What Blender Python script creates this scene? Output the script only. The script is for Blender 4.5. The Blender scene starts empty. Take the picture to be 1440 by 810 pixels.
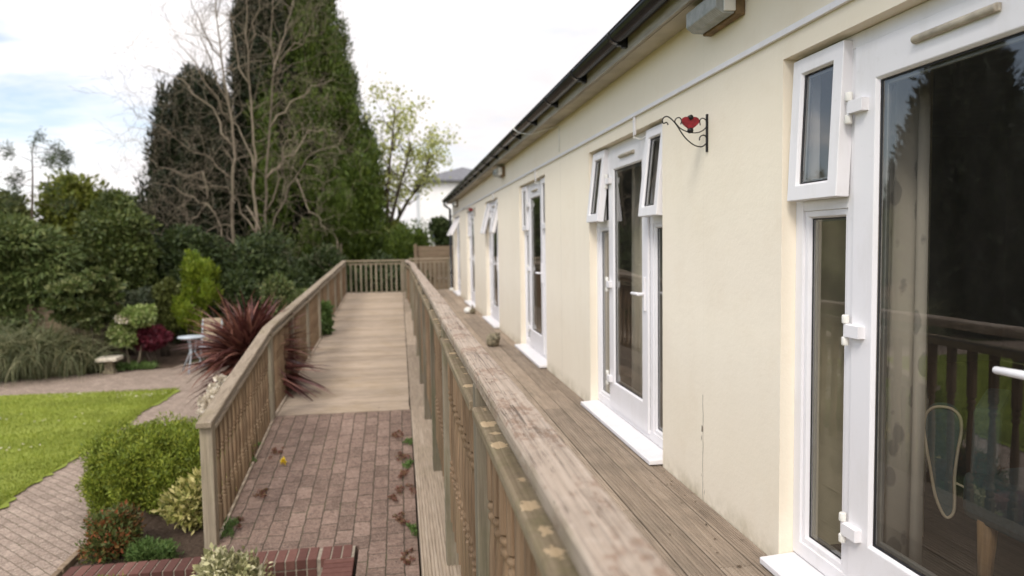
import bpy, math, random
import numpy as np
from mathutils import Vector, Matrix

S = bpy.context.scene
COL = S.collection
R_ = math.radians

# ------------------------------------------------------------------ camera
EYE = Vector((0, 0, 1.35))
CAM = np.array([[0.988, -0.025, 0.155], [-0.157, -0.061, 0.986], [-0.015, -0.998, -0.064]])
u, s_, vt = np.linalg.svd(CAM); CAM = u @ vt
cam_d = bpy.data.cameras.new('camera'); cam = bpy.data.objects.new('camera', cam_d); COL.objects.link(cam)
M = Matrix([[CAM[i][0], -CAM[i][1], -CAM[i][2]] for i in range(3)])
cam.matrix_world = Matrix.Translation(EYE) @ M.to_4x4()
cam_d.sensor_width = 36; cam_d.lens = 25.0
cam_d.clip_start = .05; cam_d.clip_end = 2000
cam_d.dof.use_dof = True; cam_d.dof.focus_distance = 2.7; cam_d.dof.aperture_fstop = 2.1
S.camera = cam

def at(x, y, Y):
    """world point at distance Y along the building for a measured pixel of the survey photo"""
    d = CAM @ np.array([x - 720., y - 405., 1000.])
    t = Y / d[1]
    return Vector((d[0]*t, Y, 1.35 + d[2]*t))

# ------------------------------------------------------------------ render settings
S.render.engine = 'CYCLES'
S.cycles.use_denoising = True
S.cycles.max_bounces = 8; S.cycles.transparent_max_bounces = 12
S.cycles.caustics_reflective = False; S.cycles.caustics_refractive = False
S.view_settings.view_transform = 'Standard'; S.view_settings.look = 'None'
S.view_settings.gamma = 1; S.view_settings.use_curve_mapping = False
S.view_settings.exposure = 0.55

# ------------------------------------------------------------------ material helpers
class NT:
    def __init__(self, nt): self.nt = nt
    def n(self, typ, **kw):
        nd = self.nt.nodes.new(typ)
        ins = kw.pop('i', {})
        for k, v in kw.items(): setattr(nd, k, v)
        for k, v in ins.items():
            sock = nd.inputs[k]
            if hasattr(v, 'is_linked') or isinstance(v, bpy.types.NodeSocket): self.nt.links.new(v, sock)
            else: sock.default_value = v
        return nd
    def math(self, op, a, b=0.0, c=None, clamp=False):
        nd = self.n('ShaderNodeMath', operation=op, use_clamp=clamp)
        for k, v in enumerate((a, b) if c is None else (a, b, c)):
            if isinstance(v, bpy.types.NodeSocket): self.nt.links.new(v, nd.inputs[k])
            else: nd.inputs[k].default_value = v
        return nd.outputs[0]
    def noise(self, vec, scale, detail=5, rough=.55, dist=0.0):
        return self.n('ShaderNodeTexNoise', i={'Vector': vec, 'Scale': scale, 'Detail': detail, 'Roughness': rough, 'Distortion': dist}).outputs['Fac']
    def ramp(self, fac, stops, interp='LINEAR'):
        nd = self.n('ShaderNodeValToRGB', i={'Fac': fac}); r = nd.color_ramp; r.interpolation = interp
        while len(r.elements) < len(stops): r.elements.new(.5)
        for e, (p, c) in zip(r.elements, stops):
            e.position = p
            if isinstance(c, (int, float)): c = (c, c, c)
            e.color = (*c, 1)
        return nd.outputs['Color']
    def mix(self, fac, a, b, blend='MIX'):
        nd = self.n('ShaderNodeMix', data_type='RGBA', blend_type=blend)
        for k, v in ((0, fac), (6, a), (7, b)):
            if isinstance(v, bpy.types.NodeSocket): self.nt.links.new(v, nd.inputs[k])
            else: nd.inputs[k].default_value = v if isinstance(v, (int, float)) else (*v, 1)
        return nd.outputs[2]
    def map(self, vec, scale=(1,1,1), loc=(0,0,0), rot=(0,0,0)):
        return self.n('ShaderNodeMapping', i={'Vector': vec, 'Scale': scale, 'Location': loc, 'Rotation': rot}).outputs[0]

def new_mat(name, rough=.7, spec=.3):
    m = bpy.data.materials.new(name); m.use_nodes = True
    t = NT(m.node_tree); b = m.node_tree.nodes['Principled BSDF']
    b.inputs['Roughness'].default_value = rough; b.inputs['Specular IOR Level'].default_value = spec
    return m, t, b
def setc(t, b, col):
    if isinstance(col, bpy.types.NodeSocket): t.nt.links.new(col, b.inputs['Base Color'])
    else: b.inputs['Base Color'].default_value = (*col, 1)
def bump(t, b, h, strength=.3, dist=.01):
    nd = t.n('ShaderNodeBump', i={'Height': h, 'Strength': strength, 'Distance': dist})
    t.nt.links.new(nd.outputs[0], b.inputs['Normal'])
def obc(t): return t.n('ShaderNodeTexCoord').outputs['Object']
def wpos(t): return t.n('ShaderNodeNewGeometry').outputs['Position']
def island(t): return t.n('ShaderNodeNewGeometry').outputs['Random Per Island']
def orand(t): return t.n('ShaderNodeObjectInfo').outputs['Random']

def plain(name, col, rough=.5, metal=0, var=.08, spec=.4, scale=6, bmp=0.0):
    m, t, b = new_mat(name, rough, spec); b.inputs['Metallic'].default_value = metal
    n = t.noise(obc(t), scale, 6)
    lo = [c*(1-var*2) for c in col]; hi = [min(1, c*(1+var)) for c in col]
    setc(t, b, t.ramp(n, [(.3, lo), (.65, hi)]))
    if bmp: bump(t, b, t.noise(obc(t), scale*20, 4), bmp, .004)
    return m

def wood(name, dark, mid, light, axis='y', rough=.8, per_island=True, stain=(.12,.13,.06), stain_amt=.25, bmp=.35, var=.4):
    m, t, b = new_mat(name, rough, .2)
    co = wpos(t) if axis != 'l' else obc(t)
    sc = {'x': (1.2, 28, 28), 'y': (28, 1.2, 28), 'z': (28, 28, 1.2), 'l': (28, 28, 1.2)}[axis]
    rnd = island(t) if per_island else orand(t)
    off = t.n('ShaderNodeVectorMath', operation='SCALE', i={0: (3.1, 7.7, 5.3), 'Scale': rnd}).outputs[0]
    co2 = t.n('ShaderNodeVectorMath', operation='ADD', i={0: co, 1: off}).outputs[0]
    g = t.noise(t.map(co2, sc), 1.0, 8, .6, .6)
    g2 = t.noise(t.map(co2, tuple(v*4 for v in sc)), 1.0, 5, .6)
    base = t.ramp(g, [(.25, dark), (.5, mid), (.75, light)])
    blot = t.noise(co, 2.3, 6, .65)
    base = t.mix(t.math('MULTIPLY', t.ramp(blot, [(.48, 0.), (.7, 1.)]), stain_amt), base, stain)
    v = t.math('MULTIPLY_ADD', rnd, var, 1-var/2)
    base = t.mix(1.0, base, t.n('ShaderNodeCombineColor', i={0: v, 1: v, 2: v}).outputs[0], 'MULTIPLY')
    fine = t.ramp(g2, [(.35, .72), (.6, 1.)])
    base = t.mix(1.0, base, fine, 'MULTIPLY')
    setc(t, b, base)
    bump(t, b, t.math('ADD', g, t.math('MULTIPLY', g2, .6)), bmp, .003)
    return m

def leaf(name, a, bcol, c=None, trans=.3, rough=.5, clump=2.0):
    m, t, b = new_mat(name, rough, .25)
    r = island(t)
    stops = [(0., a), (.6, bcol), (1., c or bcol)]
    col = t.ramp(r, stops)
    n = t.noise(wpos(t), clump, 3)
    v = t.ramp(n, [(.3, .7), (.7, 1.2)])
    col = t.mix(1.0, col, v, 'MULTIPLY')
    setc(t, b, col)
    tr = t.n('ShaderNodeBsdfTranslucent', i={'Color': col})
    mx = t.n('ShaderNodeMixShader', i={0: trans, 1: b.outputs[0], 2: tr.outputs[0]})
    out = m.node_tree.nodes['Material Output']; t.nt.links.new(mx.outputs[0], out.inputs[0])
    return m

# ------------------------------------------------------------------ materials
MT = {}
# cream render wall
def mk_wall():
    m, t, b = new_mat('cream_render', .85, .2)
    p = wpos(t)
    big = t.noise(p, .7, 5, .6); streak = t.noise(t.map(p, (1, 3.0, .35)), 2.2, 6, .6)
    fine = t.noise(p, 60, 5, .6)
    col = t.ramp(big, [(.3, (.78,.70,.565)), (.7, (.82,.745,.61))])
    col = t.mix(t.math('MULTIPLY', t.ramp(streak, [(.5, 0.), (.75, 1.)]), .10), col, (.68,.60,.45))
    sp = t.n('ShaderNodeSeparateXYZ', i={0: p}).outputs
    wob = t.math('MULTIPLY', t.math('SUBTRACT', t.noise(p, 9, 5), .5), .03)
    def crack(y0, ztop, zbot, w):
        d = t.math('ABSOLUTE', t.math('ADD', t.math('SUBTRACT', sp[1], y0), wob))
        a = t.math('LESS_THAN', d, w)
        zz = t.math('MULTIPLY', t.math('LESS_THAN', sp[2], ztop), t.math('GREATER_THAN', sp[2], zbot))
        return t.math('MULTIPLY', a, zz)
    c1 = crack(3.43, .55, -1, .0026); c2 = crack(6.66, 2.45, -1, .002); c4 = crack(3.43, 3, .55, .0006)
    spots = t.n('ShaderNodeTexVoronoi', i={'Vector': p, 'Scale': 13.0}).outputs['Distance']
    c3 = t.math('MULTIPLY', t.math('LESS_THAN', spots, .27), crack(3.43, .58, -1, .02))
    tot = t.math('MAXIMUM', t.math('MAXIMUM', c1, t.math('MULTIPLY', c2, .6)), t.math('MAXIMUM', c3, t.math('MULTIPLY', c4, .25)))
    # splash stain at the deck line, ragged
    base = t.math('MULTIPLY', t.math('SUBTRACT', .11, sp[2]), t.ramp(t.noise(p, 7, 8, .7), [(.38, 0.), (.62, 1.)]))
    col = t.mix(t.math('MULTIPLY', base, 6.5, clamp=True), col, (.42,.36,.24))
    drip = t.ramp(t.noise(t.map(p, (1, 5.0, .5)), 1.1, 8, .68), [(.55, 0.), (.72, 1.)])
    col = t.mix(t.math('MULTIPLY', drip, .09), col, (.52,.45,.32))
    blotch = t.ramp(t.noise(p, 2.6, 8, .7), [(.52, 0.), (.68, 1.)])
    col = t.mix(t.math('MULTIPLY', blotch, .16), col, (.66,.54,.38))
    nick = t.math('LESS_THAN', t.n('ShaderNodeTexVoronoi', i={'Vector': p, 'Scale': 1.7}).outputs['Distance'], .012)
    col = t.mix(t.math('MAXIMUM', t.math('MULTIPLY', tot, .85), t.math('MULTIPLY', nick, .7)), col, (.12,.09,.06))
    setc(t, b, col)
    bump(t, b, t.math('ADD', t.math('MULTIPLY', fine, .5), t.math('MULTIPLY', t.noise(t.map(p, (1, 1, 1.6)), 7, 7, .62), 1.6)), .26, .006)
    return m
MT['wall'] = mk_wall()
def mk_upvc():
    m, t, b = new_mat('white_upvc', .34, .4)
    p = wpos(t)
    g = t.ramp(t.noise(t.map(p, (1, 1, .3)), 9, 8, .7), [(.5, 0.), (.75, 1.)])
    c = t.mix(t.math('MULTIPLY', g, .28), (.75,.73,.735), (.53,.50,.45))
    sm = t.ramp(t.noise(p, 30, 6, .7), [(.6, 0.), (.75, 1.)])
    c = t.mix(t.math('MULTIPLY', sm, .18), c, (.45,.42,.37)); setc(t, b, c)
    t.nt.links.new(t.ramp(t.noise(p, 5, 5), [(.3, .28), (.7, .5)]), b.inputs['Roughness']); return m
MT['upvc'] = mk_upvc()
MT['upvc_old'] = plain('aged_white_plastic', (.70,.68,.62), .5, var=.08, scale=14)
MT['beige_plastic'] = plain('beige_plastic', (.42,.37,.29), .55, var=.15, scale=18)
MT['gasket'] = plain('black_rubber', (.015,.015,.017), .5)
MT['spacer'] = plain('grey_spacer', (.28,.28,.27), .35, metal=.5)
MT['gutter'] = plain('black_gutter', (.012,.013,.015), .25, spec=.5, var=.2, scale=5)
MT['fascia'] = wood('fascia_paint', (.30,.27,.22), (.38,.35,.30), (.44,.41,.36), 'y', .6, stain=(.2,.15,.09), stain_amt=.3)
MT['soffit'] = plain('soffit_board', (.45,.41,.33), .7, var=.15, scale=3)
MT['iron'] = plain('black_iron', (.015,.014,.014), .45, metal=.4)
MT['red'] = plain('red_paint', (.19,.008,.014), .5, var=.25, scale=60)
MT['white_stone'] = plain('white_painted', (.75,.74,.70), .7)
MT['stone'] = plain('mossy_stone', (.20,.17,.11), .9, var=.4, scale=22, bmp=.6)
MT['pale_stone'] = plain('pale_stone', (.50,.45,.36), .9, var=.25, scale=12, bmp=.4)
MT['backing'] = plain('brown_backing', (.20,.13,.06), .7, var=.2, scale=14)
MT['room'] = plain('room_paint', (.30,.26,.21), .9)
MT['nib'] = plain('partition_paint', (.72,.66,.48), .9)
MT['carpet'] = plain('carpet', (.06,.05,.045), 1., scale=40)
MT['teal'] = plain('teal_fabric', (.07,.108,.118), .9, var=.1, scale=60)
MT['piping'] = plain('cream_piping', (.55,.47,.36), .8)
MT['oak'] = wood('oak', (.30,.17,.08), (.42,.26,.13), (.5,.33,.18), 'l', .5, stain_amt=.0)
MT['metal_white'] = plain('white_metal', (.36,.40,.43), .5, var=.1)
MT['beige_cloth'] = plain('beige_cloth', (.27,.21,.14), .9)
MT['roof'] = plain('roof_tile', (.055,.05,.048), .85, var=.35, scale=8, bmp=.4)
MT['slate'] = plain('slate_roof', (.12,.12,.13), .8, var=.2)
MT['house_white'] = plain('white_render', (.74,.73,.71), .8, var=.03, scale=1)
MT['house_glass'] = plain('dark_window', (.05,.06,.07), .15)
MT['bark'] = wood('bark', (.05,.038,.028), (.085,.066,.05), (.13,.105,.08), 'l', .95, stain_amt=.1)
MT['bare_bark'] = wood('bare_bark', (.11,.087,.062), (.18,.146,.104), (.285,.238,.175), 'l', .9, per_island=True, stain=(.12,.12,.06), stain_amt=.3)
MT['deck'] = wood('deck_boards', (.265,.205,.15), (.35,.275,.205), (.42,.34,.26), 'y', .85, stain=(.13,.11,.08), stain_amt=.35)
MT['ramp'] = wood('ramp_boards', (.285,.222,.16), (.36,.287,.215), (.43,.352,.272), 'x', .85, stain=(.28,.21,.125), stain_amt=.5, var=.24)
MT['strip'] = wood('edge_plank', (.25,.195,.14), (.34,.27,.20), (.42,.345,.265), 'y', .85, stain=(.19,.16,.085), stain_amt=.3)
MT['spindle'] = wood('spindle_wood', (.105,.064,.036), (.18,.118,.07), (.255,.178,.112), 'l', .75, per_island=False, stain=(.12,.11,.05), stain_amt=.3)
MT['post'] = wood('post_wood', (.12,.10,.07), (.185,.155,.11), (.25,.215,.16), 'z', .85, per_island=False, stain=(.09,.10,.04), stain_amt=.5)
MT['post_pale'] = wood('post_wood_pale', (.19,.155,.11), (.26,.215,.155), (.33,.28,.21), 'z', .85, per_island=False, stain=(.13,.13,.06), stain_amt=.35)
MT['rail_pale'] = wood('rail_wood_pale', (.21,.165,.115), (.30,.24,.175), (.38,.315,.24), 'y', .85, per_island=False, stain=(.20,.17,.08), stain_amt=.4)
MT['rail_x'] = wood('rail_wood_cross', (.16,.125,.085), (.23,.18,.125), (.29,.235,.17), 'x', .85, per_island=False, stain=(.15,.14,.06), stain_amt=.4)
MT['fence'] = wood('fence_wood', (.14,.095,.06), (.20,.145,.095), (.27,.20,.14), 'x', .9)
MT['under'] = wood('deck_fascia', (.10,.075,.05), (.15,.11,.075), (.2,.15,.1), 'y', .9)

def mk_handrail():
    m, t, b = new_mat('weathered_handrail', .82, .22)
    p = wpos(t)
    grain = t.noise(t.map(p, (95, .9, 95)), 1., 9, .62, .3)
    fibre = t.noise(t.map(p, (320, 3.5, 320)), 1., 5, .6, .15)
    big = t.noise(t.map(p, (2.0, 1, 2.0)), 3.6, 9, .72, .4)
    flake = t.noise(t.map(p, (1.6, .8, 1.6)), 34., 8, .72, .3)
    pale = t.ramp(grain, [(.28, (.255,.20,.155)), (.52, (.35,.285,.225)), (.78, (.445,.37,.30))])
    brown = t.ramp(grain, [(.3, (.145,.085,.055)), (.7, (.285,.185,.125))])
    msk = t.ramp(t.math('ADD', t.math('MULTIPLY', big, .55), t.math('MULTIPLY', flake, .45)), [(.515, 0.), (.56, 1.)])
    col = t.mix(t.math('MULTIPLY', msk, .66), pale, brown)
    worn = t.ramp(t.noise(p, 16, 8, .7), [(.55, 0.), (.70, 1.)])
    col = t.mix(t.math('MULTIPLY', worn, .35), col, (.50,.425,.355))
    col = t.mix(1.0, col, t.ramp(fibre, [(.36, .66), (.52, 1.)]), 'MULTIPLY')
    def checks(sx, sy, off, w_, gs, gt):
        wav = t.noise(t.map(p, (sx, sy, sx), off), 1., 3, .5, .35)
        a = t.math('LESS_THAN', t.math('ABSOLUTE', t.math('SUBTRACT', wav, .5)), w_)
        return t.math('MULTIPLY', a, t.math('GREATER_THAN', t.noise(p, gs, 4), gt))
    allc = t.math('MAXIMUM', checks(44, .40, (3, 1, 2), .0055, 3.1, .5), t.math('MAXIMUM', checks(95, .7, (8, 4, 1), .007, 5.3, .52), checks(150, 1.1, (1, 9, 4), .009, 7.7, .53)))
    col = t.mix(t.math('MULTIPLY', allc, .78), col, (.05,.035,.025))
    kd = t.n('ShaderNodeTexVoronoi', i={'Vector': t.map(p, (5, 2.2, 5)), 'Scale': 1.}).outputs['Distance']
    knot = t.ramp(kd, [(.05, 1.), (.09, 0.)]); col = t.mix(t.math('MULTIPLY', knot, .6), col, (.10,.062,.04))
    side = t.n('ShaderNodeSeparateXYZ', i={0: t.n('ShaderNodeNewGeometry').outputs['Normal']}).outputs[2]
    alg = t.math('MULTIPLY', t.ramp(t.noise(p, 8, 6), [(.4, 0.), (.6, 1.)]), t.math('LESS_THAN', side, .6))
    col = t.mix(t.math('MULTIPLY', alg, .35), col, (.15,.12,.06))
    setc(t, b, col)
    h = t.math('SUBTRACT', t.math('ADD', t.math('MULTIPLY', grain, .7), t.math('ADD', t.math('MULTIPLY', fibre, .6), t.math('MULTIPLY', msk, -.4))), t.math('MULTIPLY', allc, 1.5))
    bump(t, b, h, .4, .003)
    return m
MT['handrail'] = mk_handrail()
def mk_lowrail():
    m, t, b = new_mat('algae_rail', .85, .2)
    p = wpos(t)
    grain = t.noise(t.map(p, (75, 1.6, 75)), 1., 9, .65, .4)
    blot = t.noise(p, 9, 8, .7)
    col = t.ramp(grain, [(.28, (.115,.085,.052)), (.52, (.20,.155,.10)), (.78, (.30,.24,.165))])
    col = t.mix(t.math('MULTIPLY', t.ramp(blot, [(.45, 0.), (.65, 1.)]), .5), col, (.125,.115,.05))
    col = t.mix(t.math('MULTIPLY', t.ramp(t.noise(p, 31, 8, .75), [(.5, 0.), (.66, 1.)]), .5), col, (.085,.062,.04))
    sp = t.n('ShaderNodeSeparateXYZ', i={0: p}).outputs
    nz = t.n('ShaderNodeSeparateXYZ', i={0: t.n('ShaderNodeNewGeometry').outputs['Normal']}).outputs
    # bare worn ovals, one above each spindle, of uneven size
    k = t.math('DIVIDE', sp[1], .1385)
    cell = t.math('FLOOR', k)
    rnd = t.n('ShaderNodeTexWhiteNoise', noise_dimensions='1D', i={'W': cell}).outputs['Value']
    rnd2 = t.n('ShaderNodeTexWhiteNoise', noise_dimensions='1D', i={'W': t.math('ADD', cell, 71.3)}).outputs['Value']
    dy = t.math('MULTIPLY', t.math('SUBTRACT', t.math('FRACT', k), t.math('MULTIPLY_ADD', rnd2, .45, .28)), 3.6)
    dx = t.math('MULTIPLY', t.math('SUBTRACT', t.math('ADD', sp[0], t.math('MULTIPLY', rnd, .022)), .273), 34.)
    d = t.math('SQRT', t.math('ADD', t.math('MULTIPLY', dx, dx), t.math('MULTIPLY', dy, dy)))
    d = t.math('ADD', d, t.math('MULTIPLY', t.math('SUBTRACT', t.noise(p, 30, 8, .75), .5), 2.6))
    msk = t.math('MULTIPLY', t.math('LESS_THAN', d, t.math('SUBTRACT', t.math('MULTIPLY', rnd, 1.1), .10)), t.math('GREATER_THAN', nz[2], .7))
    col = t.mix(t.math('MULTIPLY', msk, .85), col, t.ramp(grain, [(.3, (.36,.26,.15)), (.7, (.50,.38,.24))]))
    setc(t, b, col); bump(t, b, t.math('ADD', grain, t.math('MULTIPLY', msk, -.3)), .45, .003)
    return m
MT['low_rail'] = mk_lowrail()

def pavers(name, cols, mortar, bw, bh, rot=0., msize=.007, grit=.35, moss=.3, offset=.5, mosscol=(.06,.08,.025)):
    m, t, b = new_mat(name, .9, .2)
    p = wpos(t)
    q = t.map(p, (1,1,1), (0,0,0), (0,0,rot))
    wob = t.n('ShaderNodeTexNoise', i={'Vector': p, 'Scale': 9.0, 'Detail': 7.0, 'Roughness': .7}).outputs['Color']
    q = t.n('ShaderNodeVectorMath', operation='ADD', i={0: q, 1: t.n('ShaderNodeVectorMath', operation='SCALE', i={0: wob, 'Scale': .034}).outputs[0]}).outputs[0]
    br = t.n('ShaderNodeTexBrick', offset=offset, i={'Vector': q, 'Color1': (0,0,0,1), 'Color2': (1,1,1,1), 'Mortar': (.5,.5,.5,1), 'Scale': 1., 'Mortar Size': msize, 'Mortar Smooth': .6, 'Bias': 0., 'Brick Width': bw, 'Row Height': bh})
    tone = t.math('ADD', t.math('MULTIPLY', br.outputs['Color'], .30), t.math('MULTIPLY', t.noise(p, 4, 7, .7), .62))
    col = t.ramp(tone, [(.15, cols[0]), (.5, cols[1]), (.9, cols[2])])
    g = t.noise(p, 90, 6, .7)
    col = t.mix(t.math('MULTIPLY', t.ramp(g, [(.5, 0.), (.7, 1.)]), grit), col, (.46,.40,.33))
    mot = t.ramp(t.noise(p, 26, 7, .72), [(.30, .58), (.5, 1.0), (.70, 1.42)])
    col = t.mix(.85, col, mot, 'MULTIPLY')
    pat = t.noise(p, 2.1, 7, .7)
    col = t.mix(t.math('MULTIPLY', t.ramp(pat, [(.50, 0.), (.66, 1.)]), .35), col, tuple(c*.62 for c in cols[1]))
    col = t.mix(t.math('MULTIPLY', t.ramp(t.noise(p, 45, 5), [(.3, 1.), (.45, 0.)]), .55), col, tuple(c*.4 for c in cols[0]))
    ms = t.ramp(t.noise(p, 3.5, 6, .7), [(.5, 0.), (.68, 1.)])
    mort = t.mix(t.math('MULTIPLY', ms, moss*2, clamp=True), mortar, mosscol)
    col = t.mix(br.outputs['Fac'], col, mort)
    setc(t, b, col)
    h = t.math('SUBTRACT', t.math('MULTIPLY', g, .35), br.outputs['Fac'])
    bump(t, b, h, .7, .008)
    return m
MT['brick_ramp'] = pavers('brick_paving', ((.088,.058,.043),(.168,.112,.086),(.265,.188,.148)), (.05,.04,.027), .235, .135, R_(90), .006)
MT['brick_path'] = pavers('grit_paving', ((.155,.115,.088),(.235,.178,.14),(.33,.26,.208)), (.125,.098,.07), .19, .085, R_(45), .005, .75)
MT['patio'] = pavers('patio_paving', ((.20,.145,.115),(.27,.205,.165),(.33,.26,.215)), (.14,.11,.085), .22, .11, R_(12), .006, .4)
MT['step_brick'] = None
def mk_stepbrick():
    m, t, b = new_mat('red_brick', .85, .2)
    n = t.noise(wpos(t), 30, 6, .65)
    r = island(t)
    col = t.ramp(t.math('ADD', t.math('MULTIPLY', r, .6), t.math('MULTIPLY', n, .5)), [(.2, (.062,.027,.021)), (.6, (.10,.043,.034)), (.95, (.155,.075,.058))])
    setc(t, b, col); bump(t, b, n, .4, .004); return m
MT['step_brick'] = mk_stepbrick()
MT['mortar'] = plain('mortar', (.25,.21,.16), .95, var=.2, scale=30)

def mk_lawn():
    m, t, b = new_mat('lawn', .9, .15)
    p = wpos(t)
    n = t.noise(p, 1.2, 6, .65); f = t.noise(p, 45, 5, .7)
    sp = t.n('ShaderNodeSeparateXYZ', i={0: p}).outputs
    st = t.math('SINE', t.math('MULTIPLY', t.math('ADD', sp[1], t.math('MULTIPLY', sp[0], .12)), 5.2))
    k = t.math('ADD', t.math('MULTIPLY_ADD', n, .95, -.17), t.math('ADD', t.math('MULTIPLY', f, .35), t.math('MULTIPLY', st, .06)))
    col = t.ramp(k, [(.25, (.125,.15,.024)), (.5, (.19,.225,.038)), (.75, (.27,.30,.07))])
    setc(t, b, col); bump(t, b, f, .6, .02); return m
MT['lawn'] = mk_lawn()
def mk_ground():
    m, t, b = new_mat('ground', .95, .1)
    p = wpos(t)
    col = t.ramp(t.noise(p, .8, 8, .7), [(.3, (.035,.028,.016)), (.5, (.055,.05,.022)), (.7, (.05,.07,.02))])
    setc(t, b, col); bump(t, b, t.noise(p, 12, 6), .6, .03); return m
MT['ground'] = mk_ground()
def mk_soil():
    m, t, b = new_mat('soil', .95, .1)
    p = wpos(t)
    f = t.noise(p, 34, 8, .75)
    col = t.ramp(f, [(.3, (.035,.024,.017)), (.55, (.085,.06,.043)), (.72, (.15,.115,.085)), (.8, (.3,.26,.22))])
    setc(t, b, col); bump(t, b, f, .9, .03); return m
MT['soil'] = mk_soil()

def mk_glass():
    m = bpy.data.materials.new('window_glass'); m.use_nodes = True; t = NT(m.node_tree)
    for nd in list(m.node_tree.nodes): m.node_tree.nodes.remove(nd)
    out = t.n('ShaderNodeOutputMaterial')
    lw = t.n('ShaderNodeLayerWeight', i={'Blend': .5}).outputs['Facing']
    frv = t.math('MULTIPLY_ADD', t.math('POWER', lw, 5.0), .86, .125)
    tr = t.n('ShaderNodeBsdfTransparent', i={'Color': (.78,.775,.74,1)})
    wv = t.noise(t.map(wpos(t), (1,1.2,.8)), 1.4, 1)
    bp = t.n('ShaderNodeBump', i={'Height': wv, 'Strength': .04, 'Distance': .05})
    gl = t.n('ShaderNodeBsdfGlossy', i={'Color': (1,1,1,1), 'Roughness': .012, 'Normal': bp.outputs[0]})
    mx = t.n('ShaderNodeMixShader', i={0: frv, 1: tr.outputs[0], 2: gl.outputs[0]})
    haze = t.n('ShaderNodeBsdfDiffuse', i={'Color': (.62,.58,.50,1)})  # pale diffuse veil added to lift the dark panes, imitating hazy reflected light
    df = t.math('MULTIPLY', t.ramp(t.noise(t.map(wpos(t), (1, 1, .45)), 5, 7, .65), [(.35, .4), (.75, 1.)]), .022)
    mx2 = t.n('ShaderNodeMixShader', i={0: df, 1: mx.outputs[0], 2: haze.outputs[0]})
    t.nt.links.new(mx2.outputs[0], out.inputs[0]); return m
MT['glass'] = mk_glass()
def mk_diffuser():
    m, t, b = new_mat('ribbed_diffuser', .25, .5)
    sp = t.n('ShaderNodeSeparateXYZ', i={0: wpos(t)}).outputs
    setc(t, b, t.ramp(t.noise(wpos(t), 20, 5), [(.3, (.34,.36,.34)), (.7, (.50,.52,.49))]))
    b.inputs['Transmission Weight'].default_value = .25
    bump(t, b, t.math('SINE', t.math('MULTIPLY', sp[1], 420.)), .4, .003); return m
MT['diffuser'] = mk_diffuser()
def mk_curtain():
    m, t, b = new_mat('curtain_cloth', .95, .1)
    p = wpos(t)
    v = t.n('ShaderNodeTexVoronoi', i={'Vector': t.map(p, (9, 26, 7), (0,0,0), (.5,.2,.3)), 'Scale': 1.}).outputs['Distance']
    k = t.math('ADD', v, t.math('MULTIPLY', t.noise(p, 16, 4), .35))
    sp = t.n('ShaderNodeSeparateXYZ', i={0: obc(t)}).outputs
    inpat = t.math('LESS_THAN', sp[1], .22)
    msk = t.math('MULTIPLY', t.ramp(k, [(.47, 1.), (.53, 0.)]), inpat)
    col = t.mix(t.math('MULTIPLY', msk, .5), (.60,.555,.49), (.16,.165,.17))
    setc(t, b, col); return m
MT['curtain'] = mk_curtain()
MT['curtain_plain'] = plain('plain_curtain', (.78,.73,.63), .95, var=.05)

MT['leaf_conifer'] = leaf('conifer_green', (0.038,0.061,0.010), (0.066,0.099,0.014), (0.107,0.143,0.021), .15)
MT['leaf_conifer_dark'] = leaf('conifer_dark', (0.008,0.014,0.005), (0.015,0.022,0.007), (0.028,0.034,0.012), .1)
MT['leaf_dark'] = leaf('evergreen_dark', (0.020,0.035,0.009), (0.039,0.057,0.016), (0.069,0.087,0.027), .15)
MT['leaf_cedar'] = leaf('cedar_green', (0.055,0.082,0.022), (0.094,0.126,0.035), (0.156,0.175,0.057), .2)
MT['leaf_bay'] = leaf('bay_green', (0.041,0.061,0.014), (0.071,0.095,0.021), (0.121,0.136,0.041), .2)
MT['leaf_blue'] = leaf('blue_green', (0.031,0.044,0.022), (0.055,0.068,0.037), (0.086,0.094,0.053), .15)
MT['leaf_olive'] = leaf('olive_green', (0.058,0.072,0.017), (0.109,0.123,0.032), (0.145,0.160,0.051), .2)
MT['leaf_yellow'] = leaf('yellow_green', (0.083,0.108,0.015), (0.141,0.158,0.024), (0.190,0.198,0.039), .3)
MT['leaf_gold'] = leaf('golden_conifer', (0.083,0.131,0.010), (0.146,0.194,0.015), (0.208,0.247,0.025), .25)
MT['leaf_spring'] = leaf('spring_leaf', (0.261,0.289,0.076), (0.413,0.440,0.138), (0.550,0.550,0.234), .4)
MT['leaf_box'] = leaf('box_green', (0.102,0.142,0.018), (0.185,0.233,0.028), (0.306,0.324,0.045), .25, clump=9)
MT['leaf_pale'] = leaf('pale_green', (0.121,0.176,0.043), (0.196,0.250,0.068), (0.324,0.351,0.149), .3)
MT['leaf_tier'] = leaf('tiered_green', (.045,.07,.018), (.085,.11,.03), (.20,.205,.085), .3)
MT['leaf_topiary'] = leaf('topiary_green', (.045,.07,.012), (.075,.11,.018), (.105,.145,.026), .2)
MT['leaf_var'] = leaf('variegated', (0.116,0.143,0.031), (0.347,0.319,0.094), (0.601,0.528,0.230), .25)
MT['leaf_cream'] = leaf('cream_variegated', (0.127,0.138,0.057), (0.414,0.391,0.196), (0.713,0.667,0.437), .25)
MT['leaf_purple'] = leaf('purple_leaf', (0.070,0.014,0.022), (0.154,0.025,0.039), (0.238,0.049,0.063), .3)
MT['leaf_cordyline'] = leaf('cordyline_leaf', (0.054,0.019,0.016), (0.109,0.038,0.031), (0.282,0.129,0.090), .15, .35)
MT['leaf_grass'] = leaf('pampas_leaf', (0.069,0.086,0.035), (0.150,0.161,0.081), (0.275,0.252,0.138), .25)
MT['leaf_red'] = leaf('red_tip', (0.054,0.081,0.022), (0.108,0.119,0.032), (0.281,0.076,0.032), .25)
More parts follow.
